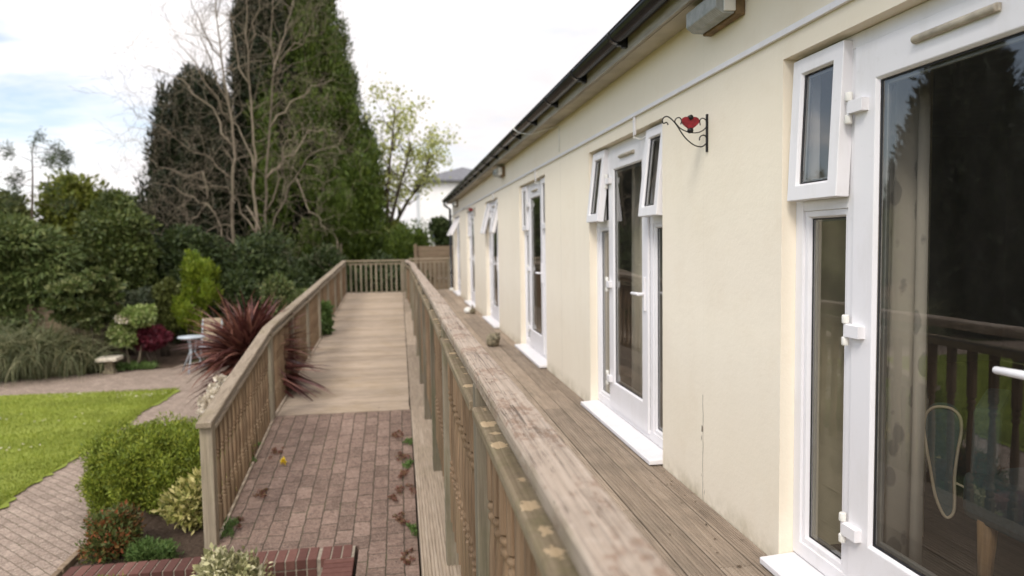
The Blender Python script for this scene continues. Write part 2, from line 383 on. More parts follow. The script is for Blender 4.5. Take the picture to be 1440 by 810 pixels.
MT['leaf_low'] = leaf('low_green', (0.062,0.112,0.025), (0.100,0.163,0.044), (0.150,0.213,0.062), .25)
MT['leaf_sedum'] = leaf('red_sedum', (.13,.055,.04), (.19,.085,.06), (.16,.14,.05), .1)
MT['petal_white'] = leaf('white_petal', (.55,.48,.36), (.68,.60,.48), (.78,.72,.62), .3)
MT['petal_yellow'] = leaf('yellow_petal', (.60,.40,.01), (.7,.5,.02), None, .2)
MT['litter'] = leaf('dead_leaf', (.05,.035,.02), (.13,.085,.05), (.30,.25,.17), .1)
MT['blade'] = leaf('lawn_blade', (0.133,0.174,0.020), (0.219,0.267,0.032), (0.329,0.348,0.064), .3)

# ------------------------------------------------------------------ mesh helpers
class MB:
    def __init__(self): self.v = []; self.f = []; self.mi = []; self.sm = []
    def add(self, vs, fs, mi=0, smooth=False):
        o = len(self.v); self.v += [tuple(v) for v in vs]
        for f in fs: self.f.append(tuple(i+o for i in f)); self.mi.append(mi); self.sm.append(smooth)
    def box(self, x0, x1, y0, y1, z0, z1, mi=0):
        vs = [(x0,y0,z0),(x1,y0,z0),(x1,y1,z0),(x0,y1,z0),(x0,y0,z1),(x1,y0,z1),(x1,y1,z1),(x0,y1,z1)]
        self.add(vs, [(3,2,1,0),(4,5,6,7),(0,1,5,4),(1,2,6,5),(2,3,7,6),(3,0,4,7)], mi)
    def hexa(self, vs, mi=0):
        self.add(vs, [(3,2,1,0),(4,5,6,7),(0,1,5,4),(1,2,6,5),(2,3,7,6),(3,0,4,7)], mi)
    def ring(self, y0, y1, z0, z1, wl, wr, wt, wb, x0, x1, mi=0, cham=0.0):
        """mitred rectangular frame in the YZ plane; wl at y1 side, wr at y0 side; front at x0 with a chamfered glazing edge"""
        O = [(y0,z0),(y1,z0),(y1,z1),(y0,z1)]
        I = [(y0+wr,z0+wb),(y1-wl,z0+wb),(y1-wl,z1-wt),(y0+wr,z1-wt)]
        c = cham
        I2 = [(y0+wr+c,z0+wb+c),(y1-wl-c,z0+wb+c),(y1-wl-c,z1-wt-c),(y0+wr+c,z1-wt-c)]
        vs = [(x0,)+p for p in O]+[(x0,)+p for p in I]+[(x0+(.014 if c else (x1-x0)),)+p for p in (I2 if c else I)]+[(x1,)+p for p in O]
        fs = []
        for k in range(4):
            j = (k+1) % 4
            fs.append((k, 4+k, 4+j, j)); fs.append((4+k, 8+k, 8+j, 4+j)); fs.append((12+k, k, j, 12+j)); fs.append((8+k, 12+k, 12+j, 8+j))
        self.add(vs, fs, mi)
    def tube(self, path, rad, n=8, mi=0, cap=True, smooth=True):
        P = [Vector(p) for p in path]; m = len(P)
        if not hasattr(rad, '__len__'): rad = [rad]*m
        vs = []; fs = []
        ref = Vector((0, 0, 1))
        d0 = (P[1]-P[0]).normalized()
        if abs(d0.z) > .9: ref = Vector((1, 0, 0))
        a = d0.cross(ref).normalized()
        for k in range(m):
            d = (P[min(k+1, m-1)]-P[max(k-1, 0)])
            d = d.normalized() if d.length > 1e-9 else d0
            a = (a - d*a.dot(d)); a = a.normalized() if a.length > 1e-6 else d.orthogonal().normalized()
            b = d.cross(a)
            for j in range(n):
                th = 2*math.pi*j/n
                vs.append(P[k] + (a*math.cos(th)+b*math.sin(th))*rad[k])
        for k in range(m-1):
            for j in range(n):
                j2 = (j+1) % n
                fs.append((k*n+j, k*n+j2, (k+1)*n+j2, (k+1)*n+j))
        if cap: fs.append(tuple(reversed(range(n)))); fs.append(tuple((m-1)*n+j for j in range(n)))
        self.add(vs, fs, mi, smooth)
    def lathe(self, prof, c=(0,0,0), n=16, mi=0):
        vs = []; fs = []
        for r, z in prof:
            for j in range(n):
                th = 2*math.pi*j/n; vs.append((c[0]+r*math.cos(th), c[1]+r*math.sin(th), c[2]+z))
        for k in range(len(prof)-1):
            for j in range(n):
                j2 = (j+1) % n; fs.append((k*n+j, k*n+j2, (k+1)*n+j2, (k+1)*n+j))
        fs.append(tuple(reversed(range(n)))); fs.append(tuple((len(prof)-1)*n+j for j in range(n)))
        self.add(vs, fs, mi, True)
    def extrude(self, prof, a, b, axis='y', mi=0, smooth=False):
        """prof: list of (u, z) closed; axis y: u is x ; axis x: u is y.  a, b = end coords or (coord, dz) pairs"""
        n = len(prof); vs = []
        for e in (a, b):
            e0, dz = e if hasattr(e, '__len__') else (e, 0)
            for (p, z) in prof: vs.append((p, e0, z+dz) if axis == 'y' else (e0, p, z+dz))
        fs = [(k, (k+1) % n, n+(k+1) % n, n+k) for k in range(n)]
        fs += [tuple(reversed(range(n))), tuple(range(n, 2*n))]
        self.add(vs, fs, mi, smooth)

def finish(me, ob_name, mats, parent=None, bevel=0, origin=None):
    for m in (mats if isinstance(mats, (list, tuple)) else [mats]): me.materials.append(MT[m] if isinstance(m, str) else m)
    o = bpy.data.objects.new(ob_name, me); COL.objects.link(o)
    if parent is not None: o.parent = parent
    if bevel:
        md = o.modifiers.new('bevel', 'BEVEL'); md.width = bevel; md.segments = 2; md.limit_method = 'ANGLE'; md.angle_limit = R_(40)
    return o
def wloc(p):
    v = Vector((0,0,0))
    while p is not None: v += p.location; p = p.parent
    return v
def obj(name, mb, mats, parent=None, bevel=0, origin=None, local=False):
    """one mesh object. vertices are given in world space (or local when local=True)"""
    pl = wloc(parent) if parent is not None else Vector((0,0,0))
    org = Vector(origin) if origin is not None else pl
    V = mb.v if local else [(v[0]-org.x, v[1]-org.y, v[2]-org.z) for v in mb.v]
    me = bpy.data.meshes.new(name); me.from_pydata(V, [], mb.f)
    me.polygons.foreach_set('material_index', mb.mi); me.polygons.foreach_set('use_smooth', mb.sm)
    import bmesh
    bm = bmesh.new(); bm.from_mesh(me); bmesh.ops.recalc_face_normals(bm, faces=bm.faces); bm.to_mesh(me); bm.free()
    me.update()
    o = finish(me, name, mats, parent, bevel)
    if origin is not None and not local: o.location = org-pl
    return o
def tag(o, label=None, cat=None, group=None, kind=None):
    if label: o['label'] = label
    if cat: o['category'] = cat
    if group: o['group'] = group
    if kind: o['kind'] = kind
    return o
def thing(name, label, cat, loc=(0,0,0), group=None):
    o = bpy.data.objects.new(name, None); COL.objects.link(o); o.location = loc; o.empty_display_size = .2
    return tag(o, label, cat, group)
def copy_tree(o, parent=None):
    c = o.copy(); COL.objects.link(c)
    if parent is not None: c.parent = parent
    for ch in [x for x in bpy.data.objects if x.parent == o]: copy_tree(ch, c)
    return c
def structure(name, mb, m, bevel=0):
    return tag(obj(name, mb, m, None, bevel), kind='structure')

# ------------------------------------------------------------------ leaf clouds (numpy)
def np_obj(name, V, F, mat, parent=None, smooth=False):
    """V (n,3) world; F (m,k)"""
    pl = np.array(wloc(parent)) if parent is not None else np.zeros(3)
    me = bpy.data.meshes.new(name)
    V = (V - pl).astype(np.float32); m, k = F.shape
    me.vertices.add(len(V)); me.vertices.foreach_set('co', V.ravel())
    me.loops.add(m*k); me.loops.foreach_set('vertex_index', F.astype(np.int32).ravel())
    me.polygons.add(m); me.polygons.foreach_set('loop_start', np.arange(0, m*k, k, dtype=np.int32))
    me.polygons.foreach_set('use_smooth', np.full(m, smooth))
    me.update(calc_edges=True); me.validate()
    return finish(me, name, mat, parent)
def unit(a): return a/np.maximum(np.linalg.norm(a, axis=1, keepdims=True), 1e-9)
def leaves_geo(P, D, Nn, L, Wd):
    D = unit(D); B = unit(np.cross(D, Nn)); L = L[:, None]; Wd = Wd[:, None]; up = unit(np.cross(B, D))
    v0 = P; v1 = P + D*L*.45 + B*Wd*.5 + up*Wd*.12; v2 = P + D*L; v3 = P + D*L*.45 - B*Wd*.5 + up*Wd*.12
    n = len(P); V = np.stack([v0, v1, v2, v3], 1).reshape(-1, 3)
    return V, np.arange(4*n).reshape(n, 4)
def clump_leaves(rng, clumps, n, L, Wd, up=.2, out=.5, shell=.5, rnd=.8, inner=.15):
    C = np.array([c[0] for c in clumps], float); Rr = np.array([c[1] for c in clumps], float)
    w = (Rr[:,0]*Rr[:,1]*Rr[:,2])**(2/3); idx = rng.choice(len(C), n, p=w/w.sum())
    d = unit(rng.normal(size=(n, 3)))
    r = shell + (1-shell)*rng.random(n)**.6
    k = int(n*inner); r[:k] = .1+.5*rng.random(k)
    # ragged surface
    ph = rng.random((len(C), 3))*6
    lump = 1 + .16*np.sin(d[:,0]*5+ph[idx,0])*np.sin(d[:,1]*5+ph[idx,1]) + .12*np.sin(d[:,2]*7+ph[idx,2])
    P = C[idx] + d*Rr[idx]*(r*lump)[:, None]
    D = d*out + rng.normal(size=(n, 3))*rnd*.6; D[:, 2] += up
    Nn = unit(d + rng.normal(size=(n, 3))*.5)
    l = L*(.6+.8*rng.random(n)); l[:k] *= 1.6
    return leaves_geo(P, D, Nn, l, Wd/L*l)

def blob_clumps(rng, c, rad, n, rr, flat=1.0, bottom=-1.):
    """n clumps filling an ellipsoid (c, rad)"""
    out = []
    for _ in range(n):
        d = rng.normal(size=3); d /= np.linalg.norm(d)
        if d[2] < bottom: d[2] = -d[2]
        r = rng.random()**.5*.85
        r0 = rr*(.65+.7*rng.random())
        out.append((np.array(c)+d*np.array(rad)*r, (r0, r0, r0*flat)))
    return out
def stems_mb(rng, base, tips, r0=.03, n=5):
    mb = MB()
    for tp in tips:
        b = Vector(base)+Vector((rng.normal()*r0*2, rng.normal()*r0*2, 0)); t_ = Vector(tp)
        mid = b.lerp(t_, .5)+Vector(rng.normal(size=3)*.06*(t_-b).length); mid.z = max(mid.z, b.z)
        mb.tube([b, b.lerp(mid, .5), mid, mid.lerp(t_, .5), t_], [r0, r0*.85, r0*.7, r0*.5, r0*.25], n)
    return mb
def shrub(name, label, cat, base, c, rad, mat, n, L, Wd, seed, nc=14, rr=None, up=.2, out=.5, flat=1., stem_r=.025, group=None, stem_name='stem', barkm='bark', nst=6, bottom=-1., rnd=.8, extra=None):
    rng = np.random.default_rng(seed)
    rr = rr or min(rad)*.5
    cl = blob_clumps(rng, c, [max(.05, r-rr*.6) for r in rad], nc, rr, flat, bottom)
    root = thing(name, label, cat, base, group)
    V, F = clump_leaves(rng, cl, n, L, Wd, up, out, .45, rnd)
    keep = V[:, 2].reshape(-1, 4).min(1) > base[2]-.02
    V2 = V.reshape(-1, 4, 3)[keep].reshape(-1, 3)
    np_obj('foliage', V2, np.arange(len(V2)).reshape(-1, 4), mat, root)
    obj(stem_name, stems_mb(rng, base, [cl[k % len(cl)][0] for k in range(nst)], stem_r), barkm, root)
    return root

def straps(rng, n, base, length, width, elev, droop, spread=.05, seg=6, az=None, fold=.25):
    """arching strap leaves: arrays of strips. elev=(lo,hi) radians; droop = curvature"""
    A = rng.random(n)*2*math.pi if az is None else az
    E0 = elev[0]+(elev[1]-elev[0])*rng.random(n)
    Ln = length*(.6+.55*rng.random(n)); dr = droop*(.5+rng.random(n))
    P = np.array(base)+np.stack([rng.normal(size=n)*spread, rng.normal(size=n)*spread, np.abs(rng.normal(size=n))*spread*.5], 1)
    V = np.zeros((n, seg+1, 2, 3)); cur = P.copy(); e = E0.copy(); twist = rng.normal(size=n)*.5
    for k in range(seg+1):
        t = k/seg
        H = np.stack([np.cos(A)*np.cos(e), np.sin(A)*np.cos(e), np.sin(e)], 1)
        side = np.stack([-np.sin(A), np.cos(A), np.zeros(n)], 1)
        upv = np.cross(H, side)*-1
        sd = side*np.cos(twist)[:, None] + upv*np.sin(twist)[:, None]
        w = width*(.55+.6*math.sin(math.pi*min(1, t*1.25+.15)))*(1-t**3*.96)
        V[:, k, 0] = cur+sd*w*.5; V[:, k, 1] = cur-sd*w*.5
        cur = cur + H*(Ln/seg)[:, None]; e = e-dr/seg*(1+t)
    F = []
    base_i = np.arange(n)*(seg+1)*2
    for k in range(seg):
        F.append(np.stack([base_i+2*k, base_i+2*k+1, base_i+2*k+3, base_i+2*k+2], 1))
    return V.reshape(-1, 3), np.concatenate(F)

# ------------------------------------------------------------------ world and light
SUN_EL, SUN_AZ = R_(48), R_(215)          # azimuth measured from +Y clockwise
w = bpy.data.worlds.new('World'); S.world = w; w.use_nodes = True
t = NT(w.node_tree)
bg = w.node_tree.nodes['Background']
sky = t.n('ShaderNodeTexSky', sky_type='NISHITA', sun_disc=False, sun_elevation=SUN_EL, sun_rotation=SUN_AZ)
gen = t.n('ShaderNodeTexCoord').outputs['Generated']
sep = t.n('ShaderNodeSeparateXYZ', i={0: gen}).outputs
den = t.math('ADD', t.math('MAXIMUM', sep[2], 0.), .16)
cx = t.math('DIVIDE', sep[0], den); cy = t.math('DIVIDE', sep[1], den)
cv = t.n('ShaderNodeCombineXYZ', i={0: cx, 1: cy, 2: 0.}).outputs[0]
cn = t.noise(t.map(cv, (1., 1.7, 1.), (3.3, 5.1, 0)), .75, 8, .58, .3)
west = t.math('MULTIPLY', t.math('MAXIMUM', t.math('MULTIPLY_ADD', sep[0], -1., -.36), 0.), 1.05)     # thinner cloud to the west
cover = t.ramp(t.math('SUBTRACT', cn, west), [(.27, .2), (.40, .75), (.50, 1.)])
cloud = t.ramp(t.noise(cv, 1.3, 6, .6), [(.3, (9.2,8.9,9.1)), (.7, (11.8,11.2,11.0))])
sdir = (math.sin(SUN_AZ)*math.cos(SUN_EL), math.cos(SUN_AZ)*math.cos(SUN_EL), math.sin(SUN_EL))
dt = t.n('ShaderNodeVectorMath', operation='DOT_PRODUCT', i={0: gen, 1: sdir}).outputs['Value']
q = t.math('POWER', t.math('MULTIPLY_ADD', dt, .5, .5), 2.0)
lum = t.math('MULTIPLY_ADD', q, 1.30, .44)
cloud = t.n('ShaderNodeVectorMath', operation='SCALE', i={0: cloud, 'Scale': lum}).outputs[0]
skymix = t.mix(cover, sky.outputs[0], cloud)
t.nt.links.new(skymix, bg.inputs['Color']); bg.inputs['Strength'].default_value = .13
sd = bpy.data.lights.new('sun', 'SUN'); sd.energy = 1.5; sd.angle = R_(18); sd.color = (1., .95, .87)
so = bpy.data.objects.new('sun', sd); COL.objects.link(so)
dvec = Vector((math.sin(SUN_AZ)*math.cos(SUN_EL), math.cos(SUN_AZ)*math.cos(SUN_EL), math.sin(SUN_EL)))
so.rotation_euler = dvec.to_track_quat('Z', 'Y').to_euler(); so.location = dvec*30

# ------------------------------------------------------------------ levels
W = 1.53                 # wall face
YB = 20.45               # far corner of the building
G = -1.17                # garden ground
XL = -1.5                # left balustrade
def ramp_z(y):           # ramp surface
    pts = [(-5, -.985), (5.7, -.97), (8.45, -.615), (20.2, -.004), (30, -.004)]
    for (a, za), (b, zb) in zip(pts, pts[1:]):
        if y <= b: return za+(zb-za)*(y-a)/(b-a)
    return 0
def left_top(y):         # top of the left handrail
    pts = [(0, -.84), (5.7, .03), (8.35, .435), (20.1, .925)]
    for (a, za), (b, zb) in zip(pts, pts[1:]):
        if y <= b: return za+(zb-za)*(y-a)/(b-a)
    return .925

# ------------------------------------------------------------------ ground, lawn, paths
def sheet(name, pts, z, m, thick=0):
    mb = MB(); mb.add([(x, y, z) for x, y in pts], [tuple(range(len(pts)))]); return structure(name, mb, m)
sheet('ground', [(-700,-300),(700,-300),(700,1200),(-700,1200)], G, 'ground')
sheet('garden_path', [(-3.97,-3),(-2.62,-3),(-2.62,9.6),(-2.35,12.2),(-1.7,13.4),(-1.7,17.2),(-3.6,17.3),(-4.75,15.9),(-5.6,15.3),(-14,14.6),(-14,13.4),(-3.97,13.05)], G+.02, 'brick_path')
rng = np.random.default_rng(5)
# lawn with an uneven edge
edge = [(-3.86+.035*math.sin(y*2.1)+.02*math.sin(y*5.3)+.018*rng.normal(), y) for y in np.linspace(-3, 13.0, 260)]
edge2 = [(x, 13.15+.05*math.sin(x*1.7)+.06*(-3.9-x)/3) for x in np.linspace(-3.95, -12.2, 40)]
sheet('lawn', edge+edge2+[(-12.4,-3)], G+.035, 'lawn')
# short grass standing on the lawn
n = 90000
X = -3.9-rng.random(n)**1.3*6; Y = 6.2+rng.random(n)*7.0
P = np.stack([X, Y, np.full(n, G+.03)], 1)
D = rng.normal(size=(n, 3))*.35; D[:, 2] = .8
V, F = leaves_geo(P, D, unit(rng.normal(size=(n, 3))), .022+.028*rng.random(n), np.full(n, .007))
g = np_obj('grass', V, F, 'blade'); tag(g, 'short mown grass of the lawn', 'grass', kind='stuff')
# daisies in the lawn
P = []
for cx_, cy_, k, sp_ in ((-4.3, 12.6, 26, .22), (-5.6, 12.9, 16, .2), (-5.0, 9.6, 14, .25), (-6.2, 11.3, 14, .5), (-5.4, 8.2, 8, .5), (-4.7, 11.0, 8, .4)):
    P.append(np.stack([cx_+rng.normal(size=k)*sp_, cy_+rng.normal(size=k)*sp_*.5, np.full(k, G+.065)], 1))
P = np.concatenate(P); P = P[P[:, 0] < -3.95]
V, F = leaves_geo(P, np.tile([1., 0, .05], (len(P), 1)), np.tile([0., 0, 1.], (len(P), 1)), np.full(len(P), .035), np.full(len(P), .035))
tag(np_obj('daisies', V, F, 'petal_white'), 'scattered small white daisies in the lawn', 'flowers', kind='stuff')

# planting bed, slightly mounded
def mound(name, x0, x1, y0, y1, z, amp, m, nx=40, ny=50, seed=1):
    r = np.random.default_rng(seed); mb = MB(); vs = []
    for j in range(ny+1):
        for i in range(nx+1):
            fx, fy = i/nx, j/ny
            e = min(1, 6*min(fx, 1-fx, fy, 1-fy))
            vs.append((x0+(x1-x0)*fx, y0+(y1-y0)*fy, z+e*amp*(.6+.4*math.sin(fx*9)*math.sin(fy*13))+e*r.random()*.03))
    mb.add(vs, [(j*(nx+1)+i, j*(nx+1)+i+1, (j+1)*(nx+1)+i+1, (j+1)*(nx+1)+i) for j in range(ny) for i in range(nx)], 0, True)
    return structure(name, mb, m)
mound('planting_bed', -2.62, -1.56, 5.5, 12.6, G+.012, .13, 'soil', seed=2)
mound('front_bed', -2.6, -.62, 3.2, 5.30, G+.012, .05, 'soil', 30, 30, 3)
mound('back_bed', -12., -4.6, 15.45, 22., G+.012, .12, 'soil', 50, 40, 4)
mound('shade_bed', -4.4, -1.62, 17.35, 30., G+.012, .12, 'soil', 30, 40, 6)
# bed edging kerb along the path
mb = MB(); y = 4.9
while y < 9.5:
    mb.box(-2.66, -2.612, y, y+.88, G-.05, G+.062+rng.random()*.012); y += .9
structure('path_edging', mb, 'fence', .006)

# ------------------------------------------------------------------ brick part of the ramp
mb = MB()
ys = [-4, 5.48, 5.7, 6.6, 7.5, 8.44]
for i, (a, b) in enumerate(zip(ys, ys[1:])):
    x0 = -1.47 if a >= 5.48 else -.36
    mb.add([(x0,a,ramp_z(a)),(.085,a,ramp_z(a)),(.085,b,ramp_z(b)),(x0,b,ramp_z(b)), (x0,a,G-.1),(.085,a,G-.1),(.085,b,G-.1),(x0,b,G-.1)],
           [(0,1,2,3),(0,3,7,4),(1,5,6,2),(3,2,6,7),(0,4,5,1)])
structure('brick_ramp', mb, 'brick_ramp')
# soldier course wall retaining the paving (individual bricks in a mortar bed)
BW = .20
wall = thing('brick_retaining_wall', 'low red brick edging wall turning a corner at the foot of the brick ramp', 'brick wall', (-1.3, 5.28, G))
mb = MB(); mm = MB(); zt = ramp_z(5.3)+.008
x = -2.42
while x < -.705:
    mb.box(x, x+.066, 5.08+BW, 5.292+BW, zt-.066-.002, zt+rng.random()*.003); 
    mb.box(x, x+.066, 5.082+BW, 5.12+BW, zt-.29, zt-.079+rng.random()*.002); x += .077
mm.box(-2.425, -.64, 5.087+BW, 5.287+BW, G-.05, zt-.006)
y = 3.19
while y < 5.005+BW:
    mb.box(-.60, -.385, y, y+.066, zt-.068, zt+rng.random()*.003); mb.box(-.598, -.56, y, y+.066, zt-.29, zt-.079); y += .077
for xx in (-.632, -.555, -.478):
    mb.box(xx+.001, xx+.067, 5.08+BW, 5.292+BW, zt-.068, zt+rng.random()*.003)
mm.box(-.593, -.39, 3.2, 5.079+BW, G-.05, zt-.006); mm.box(-.64, -.39, 5.081+BW, 5.287+BW, G-.05, zt-.0065)
obj('bricks', mb, 'step_brick', wall, .003); obj('mortar_bed', mm, 'mortar', wall)

# ------------------------------------------------------------------ grooved boards
def groove_prof(u0, u1, ztop, thick, ng=7, dep=.004):
    wd = u1-u0; pr = [(u0, ztop-thick), (u1, ztop-thick), (u1, ztop-.003), (u1-.004, ztop)]
    pitch = (wd-.016)/ng; x = u1-.008
    for k in range(ng):
        pr += [(x-pitch*.30, ztop), (x-pitch*.42, ztop-dep), (x-pitch*.72, ztop-dep), (x-pitch*.84, ztop)]
        x -= pitch
    pr += [(u0+.004, ztop), (u0, ztop-.003)]
    return pr
rng = np.random.default_rng(11)
mb = MB(); x = .362; k = 0
while x < W-.01:
    x1 = min(x+.146, W-.004); y = -2.5+rng.random()*2.4
    pr = groove_prof(x, x1, -.002+rng.normal()*.0012, .028, 7)
    y0 = -3
    while y0 < YB+.6:
        y1 = min(y, YB+.6); 
        if y1-y0 > .05: mb.extrude(pr, y0, y1-.004)
        y0 = y1; y += 3.6
    x += .152
structure('deck', mb, 'deck')
mb = MB(); mb.box(.34, 1.52, -3, YB+.6, -.2, -.034)
mb.box(.336, .36, -3, YB+.6, -.205, -.03); mb.box(.345, .358, -3, YB+.55, G-.05, -.21)
structure('deck_substructure', mb, 'under')
mb = MB(); y = 8.46
while y < 20.55:
    y1 = y+.139; z0, z1 = ramp_z(y), ramp_z(y1)
    pr = groove_prof(y, y1, 0, .03, 7); rz = rng.normal()*.0015
    pr = [(a, z+z0+(z1-z0)*(a-y)/.140+rz) for a, z in pr]
    mb.extrude(pr, -1.50+rng.normal()*.003, .075+rng.normal()*.003, 'x'); y += .148
structure('ramp', mb, 'ramp')
mb = MB()
mb.hexa([(-1.47,8.47,G-.1),(.06,8.47,G-.1),(.06,20.5,G-.1),(-1.47,20.5,G-.1),(-1.47,8.47,ramp_z(8.47)-.034),(.06,8.47,ramp_z(8.47)-.034),(.06,20.5,ramp_z(20.5)-.034),(-1.47,20.5,ramp_z(20.5)-.034)])
structure('ramp_substructure', mb, 'under')
# plank beside the ramp, under the balustrade
mb = MB()
mb.extrude(groove_prof(.088, .333, -.575, .04, 11), 1.0, 8.40)
for a, b in ((8.405, 12.3), (12.304, 16.2), (16.204, 20.3)):
    mb.extrude(groove_prof(.088, .333, 0, .04, 11), (a, ramp_z(a)+.03), (b-.003, ramp_z(b)+.03))
mb.box(.10, .33, 1., 8.40, G-.05, -.617)
structure('ramp_edge_plank', mb, 'strip')

# ------------------------------------------------------------------ balustrades
def spindle_mesh(top, bot, b1, b2, s=.041):
    """turned spindle: square ends, two groups of beads and a tapering turned shaft; z measured from 0 (top) downwards"""
    h = s/2; rings = []
    def sq(z, r=h): rings.append(('s', z, r))
    def ci(z, r): rings.append(('c', z, r))
    sq(top); sq(b1+.055); 
    ci(b1+.045, h*.72); ci(b1+.036, h*1.05); ci(b1+.024, h*1.05); ci(b1+.014, h*.6); ci(b1+.004, h*.95); ci(b1-.01, h*.98); ci(b1-.022, h*.62); ci(b1-.035, h*.66)
    m_ = (b1+b2)/2
    ci(b1-.09, h*.86); ci(m_, h*.98); ci(b2+.09, h*.86)
    ci(b2+.035, h*.66); ci(b2+.022, h*.62); ci(b2+.01, h*.98); ci(b2-.004, h*.95); ci(b2-.014, h*.6); ci(b2-.024, h*1.05); ci(b2-.036, h*1.05); ci(b2-.045, h*.72)
    sq(b2-.055); sq(bot)
    n = 12; mb = MB(); vs = []; fs = []
    for typ, z, r in rings:
        for j in range(n):
            th = 2*math.pi*(j+.5)/n - math.pi/4 + math.pi/12*0
            c, s2 = math.cos(th), math.sin(th)
            if typ == 's':
                m2 = max(abs(c), abs(s2)); f = r/m2
                # snap to a true square outline
                q = f
            else: q = r
            vs.append((c*q, s2*q, z))
    for k in range(len(rings)-1):
        for j in range(n):
            j2 = (j+1) % n; fs.append((k*n+j, k*n+j2, (k+1)*n+j2, (k+1)*n+j))
    fs.append(tuple(range(n))); fs.append(tuple((len(rings)-1)*n+j for j in range(n)))
    mb.add(vs, fs, 0, False)
    q_ = len(mb.sm)-len(fs)
    for k in range(len(rings)-1):
        if rings[k][0] == 'c' and rings[k+1][0] == 'c':
            for j in range(n): mb.sm[q_+k*n+j] = True
    return mb
def mesh_of(mb, name, mat):
    me = bpy.data.meshes.new(name); me.from_pydata(mb.v, [], mb.f); me.materials.append(MT[mat]); me.polygons.foreach_set('use_smooth', mb.sm); me.update(); return me
def inst(name, me, parent, loc, scale=(1,1,1), rotz=0):
    o = bpy.data.objects.new(name, me); COL.objects.link(o); o.parent = parent
    o.location = Vector(loc)-wloc(parent); o.scale = scale; o.rotation_euler = (0,0,rotz); return o

GRP = 'wooden balustrades of the ramp and deck'
# right: between the deck and the ramp
rb = thing('wooden_balustrade', 'long weathered balustrade with wide flaking handrail running between deck and ramp', 'balustrade', (.29, .6, -.0), GRP)
def rail_prof(xc, w_, zt, th, c=.012):
    return [(xc-w_/2, zt-th), (xc+w_/2, zt-th), (xc+w_/2, zt-c), (xc+w_/2-c*.4, zt-c*.3), (xc+w_/2-c, zt), (xc-w_/2+c, zt), (xc-w_/2+c*.4, zt-c*.3), (xc-w_/2, zt-c)]
def wob_rail(mb, xc, w_, zt, th, y0, y1, dx, dz, c=.012, step=.3):
    n_ = max(2, int((y1-y0)/step)); pr = rail_prof(0, w_, 0, th, c); m_ = len(pr); vs = []; fs = []
    for k in range(n_+1):
        y = y0+(y1-y0)*k/n_
        for (a, z) in pr: vs.append((xc+a+dx(y), y, zt+z+dz(y)))
    for k in range(n_):
        for j in range(m_): fs.append((k*m_+j, k*m_+(j+1) % m_, (k+1)*m_+(j+1) % m_, (k+1)*m_+j))
    fs += [tuple(range(m_)), tuple(n_*m_+j for j in range(m_))]
    mb.add(vs, fs)
jog = lambda y: -.075*max(0, min(1, (y-17.0)/1.6)) + .004*math.sin(y*1.3) - .006*max(0, y-2)*.2
mb = MB()
for a, b in ((-1., 4.2), (4.203, 9.6), (9.603, 15.0), (15.003, 20.2)):
    wob_rail(mb, .296, .108, .91, .046, a, b, jog, lambda y: .004*math.sin(y*.9))
obj('handrail', mb, 'handrail', rb, .004)
post_mb = MB(); post_mb.box(-.044, .044, -.044, .044, -1.75, 0); 
def post_mesh(hh, nm, mat):
    m_ = MB(); m_.box(-.044, .044, -.044, .044, -hh, 0); me = mesh_of(m_, nm, mat); return me
py = [-.3+0.9+1.8*k for k in range(0, 12)]
for y in py:
    zb_ = -.60 if y < 8.4 else ramp_z(y)+.005
    o = inst('post', post_mesh(.866-zb_, 'post', 'post'), rb, (.285+jog(y), min(y, 20.1), .866)); o.modifiers.new('bevel', 'BEVEL').width = .004
mb = MB()
for a, b in zip([-1.2]+py, py):
    lo, hi = a+.046, min(b, 20.1)-.046
    wob_rail(mb, .284, .112, .80, .036, lo, hi, jog, lambda y: 0, .008, .5)
obj('lower_rail', mb, 'low_rail', rb, .003)
spm = mesh_of(spindle_mesh(.764, -.27, .46, .075), 'spindle', 'spindle')
k = 0; rest = MB()
for a, b in zip([-1.2]+py, py):
    nsp = 12
    for j in range(nsp):
        y = a+.0+(b-a)*(j+1)/(nsp+1)
        if y < .55 or y > 20.0: continue
        k += 1
        xx = .285+jog(y)
        if k <= 99: inst('spindle', spm, rb, (xx, y, 0), (1,1,1), 0)
        else:
            q = spindle_mesh(.764, -.27, .46, .075); rest.add([(v[0]+xx, v[1]+y, v[2]) for v in q.v], q.f)
tag(obj('far_spindles', rest, 'spindle', rb), kind='stuff')

# left: outer side of the ramp
lb = thing('wooden_balustrade', 'balustrade with a kinked sloping handrail on the garden side of the ramp', 'balustrade', (XL, 5.75, ramp_z(5.75)), GRP)
mb = MB()
def slope_rail(mb, w_, th, off, ys, c=.01):
    pr = rail_prof(0, w_, 0, th, c); m_ = len(pr); vs = []; fs = []
    for y in ys:
        for (a, z) in pr: vs.append((XL+a+.004*math.sin(y*1.7), y, left_top(y)+off+z))
    for k in range(len(ys)-1):
        for j in range(m_): fs.append((k*m_+j, k*m_+(j+1) % m_, (k+1)*m_+(j+1) % m_, (k+1)*m_+j))
    fs += [tuple(range(m_)), tuple((len(ys)-1)*m_+j for j in range(m_))]
    mb.add(vs, fs)
slope_rail(mb, .115, .042, 0, [5.62, 6.5, 7.4, 8.35]); slope_rail(mb, .115, .042, 0, [8.353, 9.5, 11, 12.6, 14.2, 16, 18, 20.12])
obj('handrail', mb, 'rail_pale', lb, .004)
mb = MB(); slope_rail(mb, .09, .036, -.092, [5.80, 7, 8.3]); slope_rail(mb, .09, .036, -.092, [8.40, 10, 12, 14, 16, 18, 20.05])
obj('lower_rail', mb, 'rail_pale', lb, .003)
lpy = [5.72, 8.36]+[8.36+1.68*k for k in range(1, 8)]
